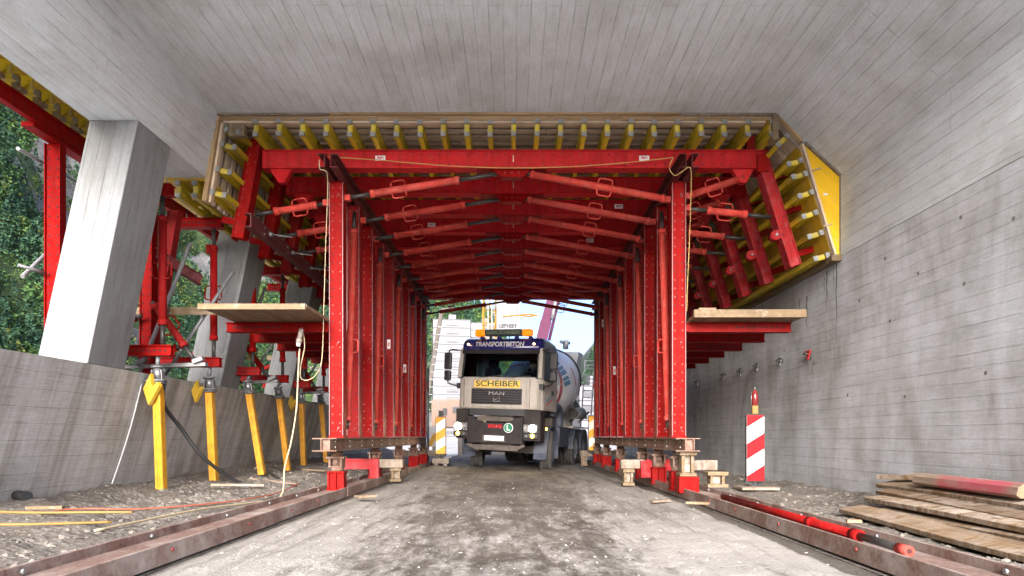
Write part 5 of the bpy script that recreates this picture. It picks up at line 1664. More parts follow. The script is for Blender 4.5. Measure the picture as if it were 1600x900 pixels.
# sun visor strip and windscreen
mb = MB(); mb.bar((-W + 0.07, 0.105, 3.09), (W - 0.07, 0.105, 3.09), 0.06, 0.10, M['plastic'], up=(0, 0, 1)); mb.build('sun_visor', roof)
mb = MB(); mb.poly_ext([(-W + 0.09, 0.055, 2.41), (W - 0.09, 0.055, 2.41), (W - 0.115, 0.16, 3.13), (-W + 0.115, 0.16, 3.13)], (0, 0.012, 0), M['glass']); mb.build('windscreen', TR)
mb = MB()
mb.bar((-W + 0.06, 0.045, 2.405), (W - 0.06, 0.045, 2.405), 0.03, 0.05, M['black_plastic'])
for sx in (-1, 1): mb.bar((sx * (W - 0.085), 0.05, 2.40), (sx * (W - 0.11), 0.15, 3.13), 0.05, 0.02, M['black_plastic'], up=(0, 1, 0))
mb.build('windscreen_seal', TR)
for a_, b_ in (((-0.55, 0.03, 2.40), (0.05, 0.05, 2.47)), ((0.25, 0.03, 2.40), (0.85, 0.05, 2.46))):
    mb = MB(); mb.bar(a_, b_, 0.02, 0.02, M['black_plastic']); mb.build('wiper', TR)
# doors with windows
for sx in (-1, 1):
    mb = MB()
    mb.box(sx * (W + 0.024) - 0.004, sx * (W + 0.024) + 0.004, 0.30, 1.30, 1.64, 2.36, c)
    d_ = mb.build('door', TR)
    for fz0, fz1, fo in ((2.364, 2.41, 0.0), (3.09, 3.16, -0.02)):
        mb = MB(); mb.box(sx * (W + fo) - 0.02, sx * (W + fo) + 0.02, 0.32, 1.29, fz0, fz1, M['black_plastic']); mb.build('window_frame', d_)
    mb = MB(); mb.box(sx * (W - 0.012) - 0.004, sx * (W - 0.012) + 0.004, 0.34, 1.29, 2.41, 3.09, M['glass_dark']); mb.build('window', d_)
    mb = MB(); mb.box(sx * (W + 0.045) - 0.015, sx * (W + 0.045) + 0.015, 1.05, 1.22, 2.02, 2.15, M['black_plastic']); mb.build('handle', d_, bevel=0.008)
    mb = MB()
    for a_, b_, mt in ((1.72, 1.80, 'drum_red'), (1.83, 1.90, 'drum_blue')):
        mb.bar((sx * (W + 0.0295), 0.5, a_), (sx * (W + 0.0295), 1.25, a_ + 0.22), 0.003, 0.06, M[mt])
    mb.build('stripes', d_)
# grille and name band
mb = MB()
mb.box(-0.72, 0.66, -0.045, -0.018, 1.72, 2.12, M['black_plastic'])
for i in range(6):
    mb.box(-0.70, 0.64, -0.062, -0.046, 1.745 + i * 0.062, 1.775 + i * 0.062, M['plastic'])
gr = mb.build('grille', TR, bevel=0.006)
text_mesh('emblem', 'MAN', 0.13, (-0.02, -0.066, 1.99), (R(90), 0, 0), M['chrome'], gr, 0.006, width=0.42)
mb = MB()
for a_, b_ in (((-0.10, 1.79), (0.06, 1.79)), ((-0.10, 1.79), (-0.10, 1.89)), ((0.06, 1.79), (0.06, 1.89)), ((-0.07, 1.83), (-0.02, 1.85)), ((-0.02, 1.85), (0.02, 1.87))):
    mb.bar((a_[0], -0.066, a_[1]), (b_[0], -0.066, b_[1]), 0.012, 0.014, M['chrome'], up=(0, 1, 0))
mb.build('emblem', gr)
mb = MB(); mb.box(-0.65, 0.60, -0.030, -0.018, 2.15, 2.33, M['yellow_band']); nb = mb.build('name_band', TR)
text_mesh('lettering', 'SCHEIBER', 0.20, (-0.025, -0.033, 2.243), (R(90), 0, 0), M['green_text'], nb, 0.002, width=1.19, bold=0.005)
for i, ch in enumerate('KIES'):
    text_mesh('lettering', ch, 0.13, (0.985, 0.115, 2.14 - i * 0.125), (R(90), 0, R(62)), M['ink'], TR, 0.004, bold=0.005)
    text_mesh('lettering', ch, 0.13, (-0.985, 0.115, 2.14 - i * 0.125), (R(90), 0, R(-62)), M['ink'], TR, 0.004, bold=0.005)
mb = MB()
for x in (-0.94, 0.86): mb.box(x - 0.004, x + 0.004, -0.018, 0.02, 1.66, 2.35, M['plastic'])
mb.box(-0.94, 0.86, -0.018, -0.0, 2.125, 2.135, M['cab_beige'])
mb.build('panel_gap', TR)
# bumper
mb = MB()
p_ = M['plastic']
mb.box(-0.80, 0.72, 0.06, 0.4, 1.42, 1.60, M['black_plastic'])
mb.box(-0.55, 0.45, -0.03, 0.2, 1.27, 1.40, M['chassis'])
mb.poly_ext([(-0.80, -0.05, 0.70), (0.72, -0.05, 0.70), (0.72, -0.05, 1.40), (0.52, -0.05, 1.38), (0.30, -0.05, 1.24), (-0.42, -0.05, 1.24), (-0.64, -0.05, 1.38), (-0.80, -0.05, 1.40)], (0, 0.25, 0), p_)
for sx, x0, x1 in ((-1, -1.16, -0.805), (1, 0.725, 1.16)):
    mb.poly_ext([(x0, -0.03 + (0.10 if sx < 0 else 0), 0.80), (x1, -0.03 + (0.10 if sx > 0 else 0), 0.80), (x1, 0.02, 1.58), (x0, 0.02, 1.58)], (0, 0.42, 0), p_)
mb.box(-0.62, 0.60, 0.0, 0.10, 0.52, 0.66, M['chassis'])
mb.bar((-0.8, 0.05, 0.66), (-0.5, 0.05, 0.52), 0.10, 0.08, M['chassis']); mb.bar((0.75, 0.05, 0.68), (0.5, 0.05, 0.54), 0.10, 0.08, M['chassis'])
mb.box(-0.45, 0.40, 0.1, 1.2, 0.58, 0.70, M['chassis'])
bp = mb.build('bumper', TR, bevel=0.012)
mb = MB(); mb.box(-0.22, 0.16, -0.066, -0.052, 1.10, 1.19, M['red_worn']); mb.bar((0.0, -0.068, 1.115), (0.03, -0.068, 1.175), 0.02, 0.004, M['silver_text']); mb.build('badge', bp)
mb = MB(); mb.tube((0.335, -0.051, 1.115), (0.335, -0.062, 1.115), 0.125, M['white_paint'], n=28); mb.tube((0.335, -0.0625, 1.115), (0.335, -0.068, 1.115), 0.110, M['green_badge'], n=28); lb = mb.build('round_sign', bp)
text_mesh('lettering', 'L', 0.20, (0.335, -0.069, 1.115), (R(90), 0, 0), M['white_paint'], lb, 0.002, bold=0.004)
mb = MB(); mb.box(-0.36, 0.26, -0.058, -0.052, 0.75, 0.92, M['chassis']); mb.box(-0.31, 0.22, -0.066, -0.059, 0.775, 0.895, M['white_paint']); mb.build('number_plate', bp)
for sx, x in ((-1, -1.0), (1, 0.92)):
    mb = MB(); yy = -0.005 if sx < 0 else 0.0
    mb.box(x - 0.19, x + 0.19, -0.06, 0.0, 1.01, 1.22, M['lens']) ; mb.box(x - 0.19, x + 0.19, -0.05, 0.0, 0.86, 0.985, M['black_plastic'])
    h_ = mb.build('headlight', bp, bevel=0.02)
    mb = MB(); xo = x + sx * 0.06
    mb.tube((xo, -0.063, 1.115), (xo, -0.068, 1.115), 0.095, M['lamp_on'], n=18); mb.build('bulb', h_)
    mb = MB(); mb.tube((xo, -0.053, 0.925), (xo, -0.060, 0.925), 0.05, M['indicator_on'], n=14); mb.build('indicator', h_)
    mb = MB(); mb.tube((x - sx * 0.11, -0.051, 0.925), (x - sx * 0.11, -0.056, 0.925), 0.035, M['lens'], n=12); mb.tube((x - sx * 0.11, -0.062, 1.115), (x - sx * 0.11, -0.066, 1.115), 0.06, M['chrome'], n=14); mb.build('fog_lamp', h_)
# roof beacon bar
mb = MB(); mb.box(-0.52, 0.50, 0.25, 0.42, 3.53, 3.70, M['sign_board']); mb.box(-0.40, -0.34, 0.3, 0.38, 3.44, 3.53, M['black_plastic']); mb.box(0.34, 0.40, 0.3, 0.38, 3.44, 3.53, M['black_plastic'])
bb = mb.build('beacon_bar', TR, bevel=0.015)
text_mesh('lettering', 'GEBR.SCHEIBER', 0.13, (-0.01, 0.246, 3.615), (R(90), 0, 0), M['sign_text'], bb, 0.002, width=0.94, bold=0.002)
for x0, x1 in ((-0.80, -0.525), (0.505, 0.78)):
    mb = MB(); mb.box(x0, x1, 0.24, 0.43, 3.52, 3.705, M['amber']); mb.build('beacon_lamp', bb, bevel=0.05)
# mirrors
for sx in (-1, 1):
    mb = MB()
    xo = sx * (W + 0.32)
    mb.path(smooth_path([V(sx * (W - 0.02), 0.16, 3.12), V(sx * (W + 0.2), 0.05, 3.14), V(xo - sx * 0.04, 0.02, 3.10), V(xo, 0.02, 3.0)], 5), 0.018, M['black_plastic'])
    mb.path(smooth_path([V(xo, 0.02, 2.40), V(xo - sx * 0.04, 0.03, 2.25), V(sx * (W + 0.12), 0.08, 2.20), V(sx * W, 0.13, 2.20)], 5), 0.018, M['black_plastic'])
    mb.box(sx * W - 0.06, sx * W + 0.06, 0.06, 0.2, 2.12, 2.26, M['black_plastic'])
    a_ = mb.build('mirror_arm', TR)
    mb = MB(); mb.box(xo - 0.10, xo + 0.10, -0.02, 0.10, 2.62, 3.06, M['black_plastic']); mb.box(xo - 0.09, xo + 0.09, -0.02, 0.10, 2.32, 2.59, M['black_plastic'])
    mb.build('mirror', a_, bevel=0.035)
# chassis
mb = MB()
for x in (-0.42, 0.42): mb.box(x - 0.05, x + 0.05, 0.9, 7.4, 0.78, 1.06, M['chassis'], 'y')
for y in (1.3, 4.6, 5.85): mb.box(-0.9, 0.9, y - 0.09, y + 0.09, 0.44, 0.62, M['chassis']); mb.tube((0, y - 0.2, 0.53), (0, y + 0.2, 0.53), 0.2, M['chassis'], n=12) if y > 2 else None
mb.box(0.55, 1.12, 2.35, 3.55, 0.62, 1.20, M['plastic_blue']); mb.box(-1.12, -0.55, 2.35, 3.55, 0.62, 1.20, M['plastic_blue'])
mb.box(-1.0, 1.0, 1.9, 2.2, 1.10, 1.45, M['chassis'])
mb.bar((0.46, 2.5, 1.07), (0.46, 3.2, 2.0), 0.12, 0.12, M['cab_beige']); mb.bar((-0.46, 2.5, 1.07), (-0.46, 3.2, 2.0), 0.12, 0.12, M['cab_beige'])
mb.box(-0.55, 0.55, 6.5, 6.7, 1.07, 2.5, M['cab_beige'])
mb.build('chassis_frame', TR)
# wheels: a wheel = tyre > rim
def wheel(x, y, w, side, steer=0.0):
    r0 = 0.53
    mb = MB(); n = 36
    prof = [(-w / 2, 0.33), (-w / 2, 0.47), (-w / 2 + 0.025, 0.515), (-w / 2 + 0.05, r0), (-0.06, r0), (-0.055, r0 - 0.012), (-0.045, r0 - 0.012), (-0.04, r0), (0.04, r0), (0.045, r0 - 0.012), (0.055, r0 - 0.012), (0.06, r0), (w / 2 - 0.05, r0), (w / 2 - 0.025, 0.515), (w / 2, 0.47), (w / 2, 0.33)]
    for i in range(n):
        a, b = 2 * math.pi * i / n, 2 * math.pi * (i + 1) / n
        for (xa, ra), (xb, rb) in zip(prof, prof[1:]):
            mb.face([V(xa, ra * math.cos(a), ra * math.sin(a)), V(xb, rb * math.cos(a), rb * math.sin(a)), V(xb, rb * math.cos(b), rb * math.sin(b)), V(xa, ra * math.cos(b), ra * math.sin(b))], [(0, 0)] * 4, M['tyre'], True)
    for i in range(n):
        a = 2 * math.pi * (i + 0.25) / n
        for q in (-1, 1):
            mb.bar(V(q * (w / 2 - 0.004), 0.505 * math.cos(a), 0.505 * math.sin(a)), V(q * 0.085, (r0 + 0.006) * math.cos(a), (r0 + 0.006) * math.sin(a)), 0.045, 0.02, M['tyre'])
    o = mb.build('tyre', None)
    rm = MB()
    so = side
    rp = [(so * (w / 2 - 0.01), 0.335), (so * (w / 2 - 0.02), 0.31), (so * (w / 2 - 0.10), 0.27), (so * (w / 2 - 0.11), 0.13), (so * (w / 2 - 0.02), 0.11), (so * (w / 2), 0.0)]
    for i in range(20):
        a, b = 2 * math.pi * i / 20, 2 * math.pi * (i + 1) / 20
        for (xa, ra), (xb, rb) in zip(rp, rp[1:]):
            mb2 = rm
            mb2.face([V(xa, ra * math.cos(a), ra * math.sin(a)), V(xb, rb * math.cos(a), rb * math.sin(a)), V(xb, rb * math.cos(b), rb * math.sin(b)), V(xa, ra * math.cos(b), ra * math.sin(b))], [(0, 0)] * 4, M['rim'], True)
    for i in range(10):
        a = 2 * math.pi * i / 10
        rm.bolt((so * (w / 2 - 0.108), 0.2 * math.cos(a), 0.2 * math.sin(a)), (so, 0, 0), 0.018, 0.03, M['rim'])
    ro = rm.build('rim', o)
    o.name = 'wheel'; o.parent = TR; o.location = (x, y, 0.535); o.rotation_euler = (0, 0, steer)
    return o
fw = wheel(1.0, 1.35, 0.33, 1, R(14)); wheel(-1.0, 1.35, 0.33, -1, R(14))
for y in (4.6, 5.85):
    for sx in (-1, 1):
        wheel(sx * 0.98, y, 0.30, sx); wheel(sx * 0.65, y, 0.30, -sx)
# mudguards
for sx in (-1, 1):
    for yc, n0, n1, xx, ww, rr in ((1.35, -20, 200, 1.0, 0.36, 0.66), (4.6, 0, 180, 0.84, 0.66, 0.63), (5.85, 0, 180, 0.84, 0.66, 0.63)):
        mb = MB(); N = 14
        for i in range(N):
            a, b = R(n0 + (n1 - n0) * i / N), R(n0 + (n1 - n0) * (i + 1) / N)
            mb.bar(V(sx * xx, yc + rr * math.cos(a), 0.53 + rr * math.sin(a)), V(sx * xx, yc + rr * math.cos(b), 0.53 + rr * math.sin(b)), ww, 0.02, M['plastic_blue'])
        mb.box(sx * xx - ww / 2, sx * xx + ww / 2, yc + rr, yc + rr + 0.015, 0.30, 0.62, M['rubber']) if yc > 2 else None
        mb.build('mudguard', TR)
mb = MB(); mb.tube((1.16, 0.6, 1.12), (1.19, 0.6, 1.12), 0.035, M['indicator_on'], n=10); mb.build('side_lamp', TR)
mb = MB()
mb.path(smooth_path([V(1.0, 1.78, 1.5), V(1.02, 1.80, 1.70), V(1.05, 2.05, 1.75), V(1.06, 2.35, 1.62), V(1.06, 2.42, 1.2)], 6), 0.14, M['plastic_blue'], 12); mb.build('air_intake', TR)
# the drum: a body of revolution on a tilted axis, stripes as parts of the surface
def drum():
    A = V(0, 2.35, 2.05); B = V(0, 7.1, 3.22)
    d = (B - A).normalized(); s = V(1, 0, 0); u = s.cross(d)
    L = (B - A).length
    prof = [(0.0, 0.30), (0.02, 0.62), (0.25, 0.80), (0.75, 0.99), (1.3, 1.10), (1.9, 1.15), (2.5, 1.13), (3.0, 1.05), (3.6, 0.90), (4.2, 0.72), (L - 0.1, 0.58), (L, 0.56)]
    mb = MB(); N = 48
    for i in range(N):
        a, b = 2 * math.pi * i / N, 2 * math.pi * (i + 1) / N
        for (ta, ra), (tb, rb) in zip(prof, prof[1:]):
            P = lambda t, r, q: A + d * t + (s * math.cos(q) + u * math.sin(q)) * r
            mb.face([P(ta, ra, a), P(tb, rb, a), P(tb, rb, b), P(ta, ra, b)], [(0, 0)] * 4, M['drum_white'], True)
    o = mb.build('drum', TR)
    rad = lambda t: interp(t, prof)
    mb = MB()
    def band(t0, t1, a0, a1, w, m):
        n = 24
        for k in range(n):
            f0, f1 = k / n, (k + 1) / n
            q = []
            for f, e in ((f0, -1), (f1, -1), (f1, 1), (f0, 1)):
                t = t0 + (t1 - t0) * f + e * w / 2; a = a0 + (a1 - a0) * f
                r = rad(max(0.03, min(L - 0.02, t))) + 0.006
                q.append(A + d * t + (s * math.cos(a) + u * math.sin(a)) * r)
            mb.face(q, [(0, 0)] * 4, m, True)
    for off in (0, 2.094, 4.189):
        band(0.45, 1.2, off - 0.4, off + 1.2, 0.16, M['drum_red']); band(1.2, 2.6, off + 1.2, off + 2.3, 0.16, M['drum_red'])
    for t in (0.45, 1.9, 2.75):
        for k in range(6):
            band(t, t, k * 1.047, k * 1.047 + 0.55, 0.10, M['drum_red'])
    mb.build('stripes', o)
    mb = MB()
    for k0 in (0.45, 2.5, 4.6):
        for i, ww in enumerate((0.13, 0.09, 0.13, 0.1, 0.13)):
            t = 1.15 + 0.0 * i; a = k0 + 0.16 * i - 0.3
            band(t - 0.18, t + 0.18, a, a + 0.015, 0.0, M['drum_blue'])
            n = 1
            q = []
            for tt, aa in ((t - 0.22, a), (t + 0.22, a), (t + 0.22, a + ww), (t - 0.22, a + ww)):
                q.append(A + d * tt + (s * math.cos(aa) + u * math.sin(aa)) * (rad(tt) + 0.008))
            mb.face(q, [(0, 0)] * 4, M['drum_blue'], True)
    mb.build('lettering', o)
    mb = MB()
    n = 40
    for t, r in ((3.05, 1.06), (4.25, 0.74)):
        ring = [A + d * t + (s * math.cos(2 * math.pi * k / n) + u * math.sin(2 * math.pi * k / n)) * r for k in range(n + 1)]
        mb.path(ring, 0.035, M['rubber'], 6)
    mb.build('roller_ring', o)
drum()
# hopper, chute, ladder, pump
mb = MB()
mb.poly_ext([(-0.5, 7.0, 3.3), (0.5, 7.0, 3.3), (0.62, 7.0, 3.95), (-0.62, 7.0, 3.95)], (0, 0.75, 0), M['galv_dull']); mb.build('hopper', TR)
mb = MB(); mb.bar((0.1, 7.3, 2.5), (0.5, 8.6, 1.6), 0.45, 0.06, M['galv_dull']); mb.build('chute', TR)
mb = MB()
for x in (0.80, 1.15): mb.bar((x, 6.9, 1.2), (x, 7.25, 3.7), 0.04, 0.04, M['galv_dull'])
for i in range(9): mb.bar((0.80, 6.95 + i * 0.038, 1.5 + i * 0.27), (1.15, 6.95 + i * 0.038, 1.5 + i * 0.27), 0.03, 0.03, M['galv_dull'])
for z in (3.0, 3.5): mb.bar((0.8, 7.2, z), (1.5, 7.2, z), 0.03, 0.03, M['galv_dull'])
mb.bar((1.5, 7.2, 2.9), (1.5, 7.2, 3.7), 0.03, 0.03, M['galv_dull'])
mb.build('ladder', TR)
mb = MB(); mb.tube((0.30, 6.2, 3.95), (0.30, 6.2, 4.25), 0.10, M['galv_dull'], n=10); mb.tube((0.2, 5.9, 4.16), (0.35, 6.5, 4.2), 0.06, M['galv_dull'], n=10); mb.build('water_valve', TR)
mb = MB()
mb.tube((0.85, 5.4, 1.70), (0.95, 6.1, 1.72), 0.20, M['galv_dull'], n=20); mb.tube((0.84, 5.30, 1.70), (0.85, 5.38, 1.70), 0.15, M['chassis'], n=20)
for q in range(5): mb.tube((0.75 + 0.1 * q, 5.3, 1.4 + 0.12 * (q % 3)), (0.80 + 0.1 * q, 6.2, 1.5 + 0.13 * ((q + 1) % 3)), 0.035, M['galv_dull' if q % 2 else 'rubber'], n=8)
mb.build('pump_unit', TR)
mb = MB(); mb.box(0.45, 1.14, 4.0, 6.9, 1.19, 1.24, M['cab_beige']); mb.box(-1.14, -0.45, 4.0, 6.9, 1.19, 1.24, M['cab_beige']); mb.build('deck_plate', TR)

# ------------------------------------------------------------------ driver at the wheel (picture right)
def driver():
    M['skin'] = m_plain('skin', (0.42, 0.24, 0.17), 0.6, 0, 0.08)
    M['jacket'] = m_plain('dark_work_jacket', (0.025, 0.03, 0.045), 0.85, 0, 0.3)
    M['cap'] = m_plain('dark_cap', (0.03, 0.03, 0.04), 0.85)
    base = V(0.62, 1.02, 2.13)
    verts, edges, rad = [], [], []
    def chain(pts, start=None):
        prev = start
        for p, r in pts:
            verts.append(base + V(*p)); rad.append(r)
            if prev is not None: edges.append((prev, len(verts) - 1))
            prev = len(verts) - 1
        return prev
    chain([((0, 0.05, 0.05), 0.15), ((0, 0.06, 0.22), 0.145), ((0, 0.07, 0.40), 0.165), ((0, 0.05, 0.52), 0.085), ((0, 0.03, 0.58), 0.055), ((0, 0.02, 0.64), 0.075), ((0, 0.0, 0.72), 0.095), ((0, 0.01, 0.80), 0.075)])
    # nose, ears
    i_head = 6
    chain([((0, -0.105, 0.705), 0.018)], i_head)
    for sx in (-1, 1):
        chain([((sx * 0.098, 0.015, 0.71), 0.02)], i_head)
        e = chain([((sx * 0.19, 0.06, 0.45), 0.075), ((sx * 0.25, -0.10, 0.24), 0.055), ((sx * 0.22, -0.27, 0.24), 0.045), ((sx * 0.17, -0.37, 0.30), 0.04)], 2)
        chain([((sx * 0.12, -0.25, 0.02), 0.085), ((sx * 0.13, -0.48, 0.02), 0.07), ((sx * 0.13, -0.52, -0.30), 0.055)], 0)
    me = bpy.data.meshes.new('person'); me.from_pydata(verts, edges, [])
    ob = bpy.data.objects.new('person_tmp', me); COL.objects.link(ob)
    md = ob.modifiers.new('skin', 'SKIN')
    for sv, r in zip(me.skin_vertices[0].data, rad): sv.radius = (r, r)
    me.skin_vertices[0].data[0].use_root = True
    sb = ob.modifiers.new('sub', 'SUBSURF'); sb.levels = 2; sb.render_levels = 2
    dg = bpy.context.evaluated_depsgraph_get()
    m2 = bpy.data.meshes.new_from_object(ob.evaluated_get(dg))
    bpy.data.objects.remove(ob)
    m2.materials.clear(); m2.materials.append(M['jacket']); m2.materials.append(M['skin'])
    for p in m2.polygons:
        cc = p.center - base
        p.material_index = 1 if (cc.z > 0.55 or cc.y < -0.33 and cc.z > 0.2) else 0
        p.use_smooth = True
    o = bpy.data.objects.new('person', m2); COL.objects.link(o)
    cp = MB()
    N = 16
    c0 = base + V(0, 0.01, 0.745)
    pr = [(0.0, 0.108), (0.05, 0.106), (0.09, 0.08), (0.115, 0.035), (0.12, 0.0)]
    for i in range(N):
        a, b = 2 * math.pi * i / N, 2 * math.pi * (i + 1) / N
        for (za, ra), (zb, rb) in zip(pr, pr[1:]):
            P = lambda z, r, q: c0 + V(r * math.cos(q), r * math.sin(q), z)
            cp.face([P(za, ra, a), P(za, ra, b), P(zb, rb, b), P(zb, rb, a)], [(0, 0)] * 4, M['cap'], True)
    cp.poly_ext([c0 + V(-0.085, -0.07, 0.005), c0 + V(-0.06, -0.17, -0.005), c0 + V(0.06, -0.17, -0.005), c0 + V(0.085, -0.07, 0.005)], (0, 0, 0.012), M['cap'])
    for sx in (-1, 1): cp.tube(base + V(sx * 0.035, -0.088, 0.725), base + V(sx * 0.035, -0.098, 0.725), 0.012, M['ink'], n=8)
    cap = cp.build('cap', o)
    bpy.context.view_layer.update()
    o.matrix_world = TR.matrix_world @ Matrix.Identity(4)
    return tag(o, 'person in dark jacket and cap at the steering wheel inside the truck cab', 'person')
bpy.context.view_layer.update()
driver()

# ------------------------------------------------------------------ what stands beyond the far end
M['render_white'] = m_plain('white_rendered_facade', (0.18, 0.183, 0.195), 0.8, 0, 0.05, 0.3, spec=0.05)
M['window_dark'] = m_plain('shaded_window', (0.05, 0.055, 0.065), 0.25, 0, 0.3, 0.8)  # plain dark colour of the window panes
M['window_rail'] = m_plain('grey_balcony', (0.06, 0.063, 0.07), 0.6)
def block(px0, px1, pyt, D, floors, depth, label, wins, name='apartment_block', floor_h=2.8):
    x0, x1 = Wx(px0, D), Wx(px1, D); zt = Wz(pyt, D)
    t = thing(name, label, 'building', ((x0 + x1) / 2, D, 0), R(8))
    w = x1 - x0
    mb = MB()
    zb = 0
    for k in range(floors):
        z1 = zt - k * floor_h
        mb.box(-w / 2, w / 2, 0, depth, z1 - floor_h + 0.28, z1, M['render_white'])
        mb.box(-w / 2 + 0.12, w / 2 - 0.12, 0.12, depth - 0.12, z1 - floor_h, z1 - floor_h + 0.279, M['window_rail'])
    mb.box(-w / 2 + 0.2, w / 2 - 0.2, 0.2, depth - 0.2, -1, zt - floors * floor_h, M['render_white'])
    b = mb.build('wall', t)
    for k in range(floors):
        z1 = zt - k * floor_h
        for f0, f1 in wins:
            a, c_ = -w / 2 + w * f0, -w / 2 + w * f1
            mb = MB(); mb.box(a, c_, -0.06, -0.004, z1 - 2.0, z1 - 0.75, M['window_rail']); q = mb.build('window', t)
            mb = MB(); n = 3
            for i in range(n):
                s0 = a + (c_ - a) * (i + 0.08) / n; s1 = a + (c_ - a) * (i + 0.92) / n
                mb.box(s0, s1, -0.09, -0.062, z1 - 1.6, z1 - 0.9, M['window_dark'])
            mb.build('pane', q)
    mb = MB(); mb.box(-w / 2 - 0.1, w / 2 + 0.1, -0.1, depth, zt + 0.002, zt + 0.25, M['window_rail'])
    mb.box(-w * 0.08, w * 0.12, 2, 5, zt + 0.251, zt + 2.2, M['render_white'])
    mb.build('roof', t)
    return t
block(677, 735, 500, 215, 14, 14, 'white high-rise apartment block with balconies left of the truck', [(0.36, 0.68)])
block(736, 778, 505, 240, 15, 14, 'white apartment block behind the crane mast above the truck roof', [(0.6, 0.92)])
block(905, 955, 604, 120, 2, 8, 'low pale building seen beyond the rear of the mixer drum', [(0.1, 0.9)], name='low_building')

M['crane_yellow'] = m_plain('crane_yellow', (0.22, 0.125, 0.02), 0.6, spec=0.05)
M['boom_pink'] = m_plain('faded_pink_boom_paint', (0.085, 0.028, 0.055), 0.6, spec=0.05)
# tower crane mast with its load chart board
t = thing('tower_crane', 'yellow lattice crane mast rising behind the truck roof', 'crane', (Wx(765, 44), 44, 0), 0)
mb = MB(); h = 0.42
for sx in (-1, 1):
    for sy in (-1, 1): mb.box(sx * h - 0.06, sx * h + 0.06, sy * h - 0.06, sy * h + 0.06, 0, 26, M['crane_yellow'], 'z')
for k in range(22):
    z = 0.4 + k * 1.15
    for sy in (-1, 1):
        mb.bar((-h, sy * h, z), (h, sy * h, z + 1.1), 0.05, 0.05, M['crane_yellow']); mb.bar((-h, sy * h, z + 1.1), (h, sy * h, z + 1.1), 0.05, 0.05, M['crane_yellow'])
    for sx in (-1, 1): mb.bar((sx * h, h, z), (sx * h, -h, z + 1.1), 0.05, 0.05, M['crane_yellow'])
mb.build('mast', t)
mb = MB()
for x in (-0.1, 0.15): mb.bar((x, 0, 0), (x, 0, 26), 0.04, 0.04, M['galv'])
mb.build('ladder', t)
Db = 43
x0, x1, z0, z1 = Wx(776, Db), Wx(812, Db), Wz(516, Db), Wz(455, Db)
t = thing('load_chart_board', 'white load chart board with rows of figures hanging beside the crane mast', 'sign board', ((x0 + x1) / 2, Db, (z0 + z1) / 2), 0)
w, h = x1 - x0, z1 - z0
M['chart_white'] = m_plain('white_chart_board', (0.20, 0.20, 0.207), 0.7, 0, 0.04, spec=0.05)
mb = MB(); mb.box(-w / 2, w / 2, 0, 0.06, -h / 2, h / 2, M['chart_white']); mb.box(-w / 2 - 0.12, -w / 2, -0.02, 0.04, 0.2, 0.45, M['black_plastic'])
mb.bar((-w / 2, 0.06, 0.4), (-w / 2 - 1.0, 0.3, 0.4), 0.05, 0.05, M['crane_yellow']); mb.bar((-w / 2, 0.06, -0.8), (-w / 2 - 1.0, 0.3, -0.8), 0.05, 0.05, M['crane_yellow'])
p = mb.build('board', t)
text_mesh('lettering', 'LIEBHERR', 0.34, (0, -0.006, -h / 2 + 0.28), (R(90), 0, 0), M['ink'], p, 0.003, width=w * 0.80, bold=0.02)
text_mesh('lettering', '43 KR.1', 0.26, (0.0, -0.006, h / 2 - 0.72), (R(90), 0, 0), M['ink'], p, 0.003, width=w * 0.4, bold=0.01)
rows = ['19', '20.2', '22.0', '24.1', '26.3', '28.5', '30.0', '32.4']
for i in range(8):
    for j, xx in enumerate((-0.18, 0.10, 0.38)):
        text_mesh('figure', '%.1f' % (1.3 + 0.35 * i + 0.6 * j), 0.15, (xx * w, -0.006, h / 2 - 1.12 - i * 0.125), (R(90), 0, 0), M['ink'], p, 0.002)
# hook frame: open yellow diamond
pc = Pt(825, 493, 40)
t = thing('hoist_frame', 'small open yellow frame sticking out beside the load chart board', 'frame', pc, 0)
mb = MB(); q = [V(-0.62, 0, 0.0), V(0.0, -0.6, 0.10), V(0.62, 0, 0.05), V(0.0, 0.6, -0.10)]
q = [V(-0.58, 0, 0.02), V(-0.05, 0.5, 0.17), V(0.58, 0, 0.02), V(0.05, -0.5, -0.17)]
for a_, b_ in zip(q, q[1:] + q[:1]): mb.bar(a_, b_, 0.10, 0.09, M['crane_yellow'])
mb.bar(q[0], q[0] + V(-1.0, 0.5, 0.0), 0.07, 0.07, M['crane_yellow'])
mb.build('bars', t)
# concrete pump boom
Dp = 32
t = thing('pump_boom', 'pink concrete pump boom slanting up behind the mixer drum', 'pump boom', Pt(836, 600, Dp), 0)
o_ = Pt(836, 600, Dp)
mb = MB()
pts = [Pt(830, 590, Dp), Pt(846, 532, Dp), Pt(853, 503, Dp), Pt(866, 455, Dp), Pt(876, 425, Dp)]
for a_, b_, wd in zip(pts, pts[1:], (0.62, 0.55, 0.5, 0.45)): mb.bar(a_ - o_, b_ - o_, wd, wd * 0.9, M['boom_pink'], up=(0, 1, 0))
mb.build('boom', t)
mb = MB(); mb.tube(Pt(858, 532, Dp) - o_, Pt(876, 455, Dp) - o_, 0.075, M['boom_pink'], n=8); mb.tube(Pt(862, 500, Dp) - o_ + V(0, -0.3, 0), Pt(868, 470, Dp) - o_ + V(0, -0.3, 0), 0.09, M['galv_dull'], n=8); mb.build('delivery_pipe', t)
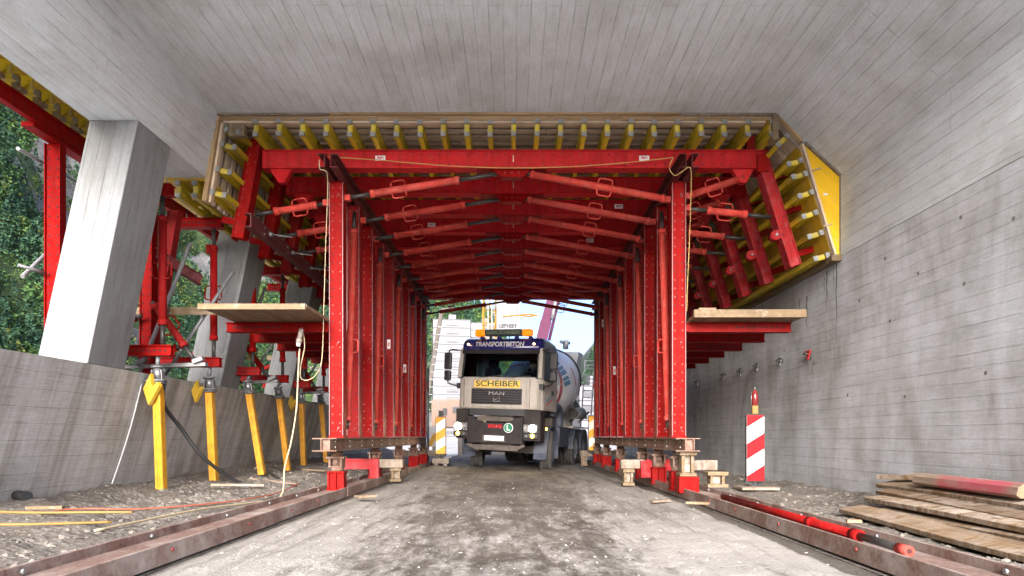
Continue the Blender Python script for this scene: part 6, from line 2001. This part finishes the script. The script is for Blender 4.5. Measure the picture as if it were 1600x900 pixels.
# beige site container and striped barrier
M['container'] = m_plain('beige_container_paint', (0.26, 0.18, 0.14), 0.7, 0, 0.08, 1, spec=0.1)
Dc = 30
x0, x1 = Wx(674, Dc), Wx(722, Dc)
t = thing('site_container', 'beige site container below the white apartment block', 'container', ((x0 + x1) / 2, Dc, 0), 0)
mb = MB(); w = x1 - x0
zc0, zc1 = Wz(668, Dc), Wz(624, Dc)
mb.box(-w / 2, w / 2, 0, 2.4, zc0, zc1, M['container']); mb.build('body', t, bevel=0.03)
mb = MB()
for px, py in ((685, 628), (696, 628), (685, 652), (684, 666)): mb.tube(((px - 698) * Dc / 1000, -0.002, Wz(py, Dc)), ((px - 698) * Dc / 1000, -0.04, Wz(py, Dc)), 0.055, M['galv_dull'], n=10)
mb.bar(((685 - 698) * Dc / 1000, -0.02, Wz(666, Dc)), ((685 - 698) * Dc / 1000, -0.02, Wz(626, Dc)), 0.03, 0.03, M['galv_dull'])
mb.build('fittings', t)
mb = MB(); mb.box(-0.18, 0.02, -0.05, -0.004, Wz(649, Dc), Wz(638, Dc), M['black_plastic']); mb.build('vent', t)
mb = MB(); mb.box(0.28, 0.62, -0.05, -0.004, Wz(645, Dc), Wz(636, Dc), M['window_rail']); mb.build('window', t)
mb = MB()
for sx in (-1, 1): mb.box(sx * w * 0.42 - 0.1, sx * w * 0.42 + 0.1, 0.2, 2.2, 0.0, zc0 - 0.002, M['chassis'])
mb.build('leg', t)
t = thing('striped_barrier', 'blue and yellow striped barrier board at the far left end', 'barrier', (Wx(676, 27), 27, 0), 0)
mb = MB(); mb.box(-0.6, 0.5, 0, 0.05, 0.45, 1.3, M['galv_dull']); p = mb.build('board', t)
mb = MB()
M['barrier_blue'] = m_plain('barrier_blue', (0.08, 0.14, 0.25), 0.6)
for i in range(3):
    mb.poly_ext([(-0.58 + i * 0.36, -0.008, 0.47), (-0.38 + i * 0.36, -0.008, 0.47), (-0.14 + i * 0.36, -0.008, 1.0), (-0.34 + i * 0.36, -0.008, 1.0)], (0, 0.006, 0), M['crane_yellow' if i % 2 else 'barrier_blue'])
mb.build('stripes', p)
mb = MB()
for x in (-0.5, 0.4): mb.box(x - 0.04, x + 0.04, 0.06, 0.12, 0, 1.3, M['galv_dull'], 'z')
mb.build('leg', t)
# thin scaffold pole by the last left post, dark inclined belt frame behind
t = thing('scaffold_pole', 'thin grey upright pole beside the last left red post', 'pole', (Wx(669, 19.6), 19.6, 0), 0)
mb = MB(); mb.tube((0, 0, 0), (0, 0, 3.0), 0.03, M['galv_dull'], n=8); mb.build('tube', t)
mb = MB(); mb.box(-0.1, 0.1, -0.1, 0.1, 0, 0.02, M['galv_dull']); mb.build('foot_plate', t)
t = thing('scaffold_stair', 'dark inclined scaffold stair rising beside the white apartment block', 'scaffold', (Wx(672, 60), 60, 0), 0)
mb = MB(); mb.bar((-0.9, 0, 0.5), (1.1, 0, 12.8), 0.35, 0.3, M['chassis'], up=(0, 1, 0)); mb.bar((1.1, 0, 12.8), (3.6, 0, 12.9), 0.2, 0.2, M['chassis']); mb.build('stringer', t)
for i in range(16):
    mb = MB(); mb.bar((-0.9 + i * 0.11, -0.2, 0.6 + i * 0.7), (-0.4 + i * 0.11, -0.2, 0.6 + i * 0.7), 0.06, 0.06, M['galv_dull']); mb.build('step', t)
bpy.context.view_layer.update()
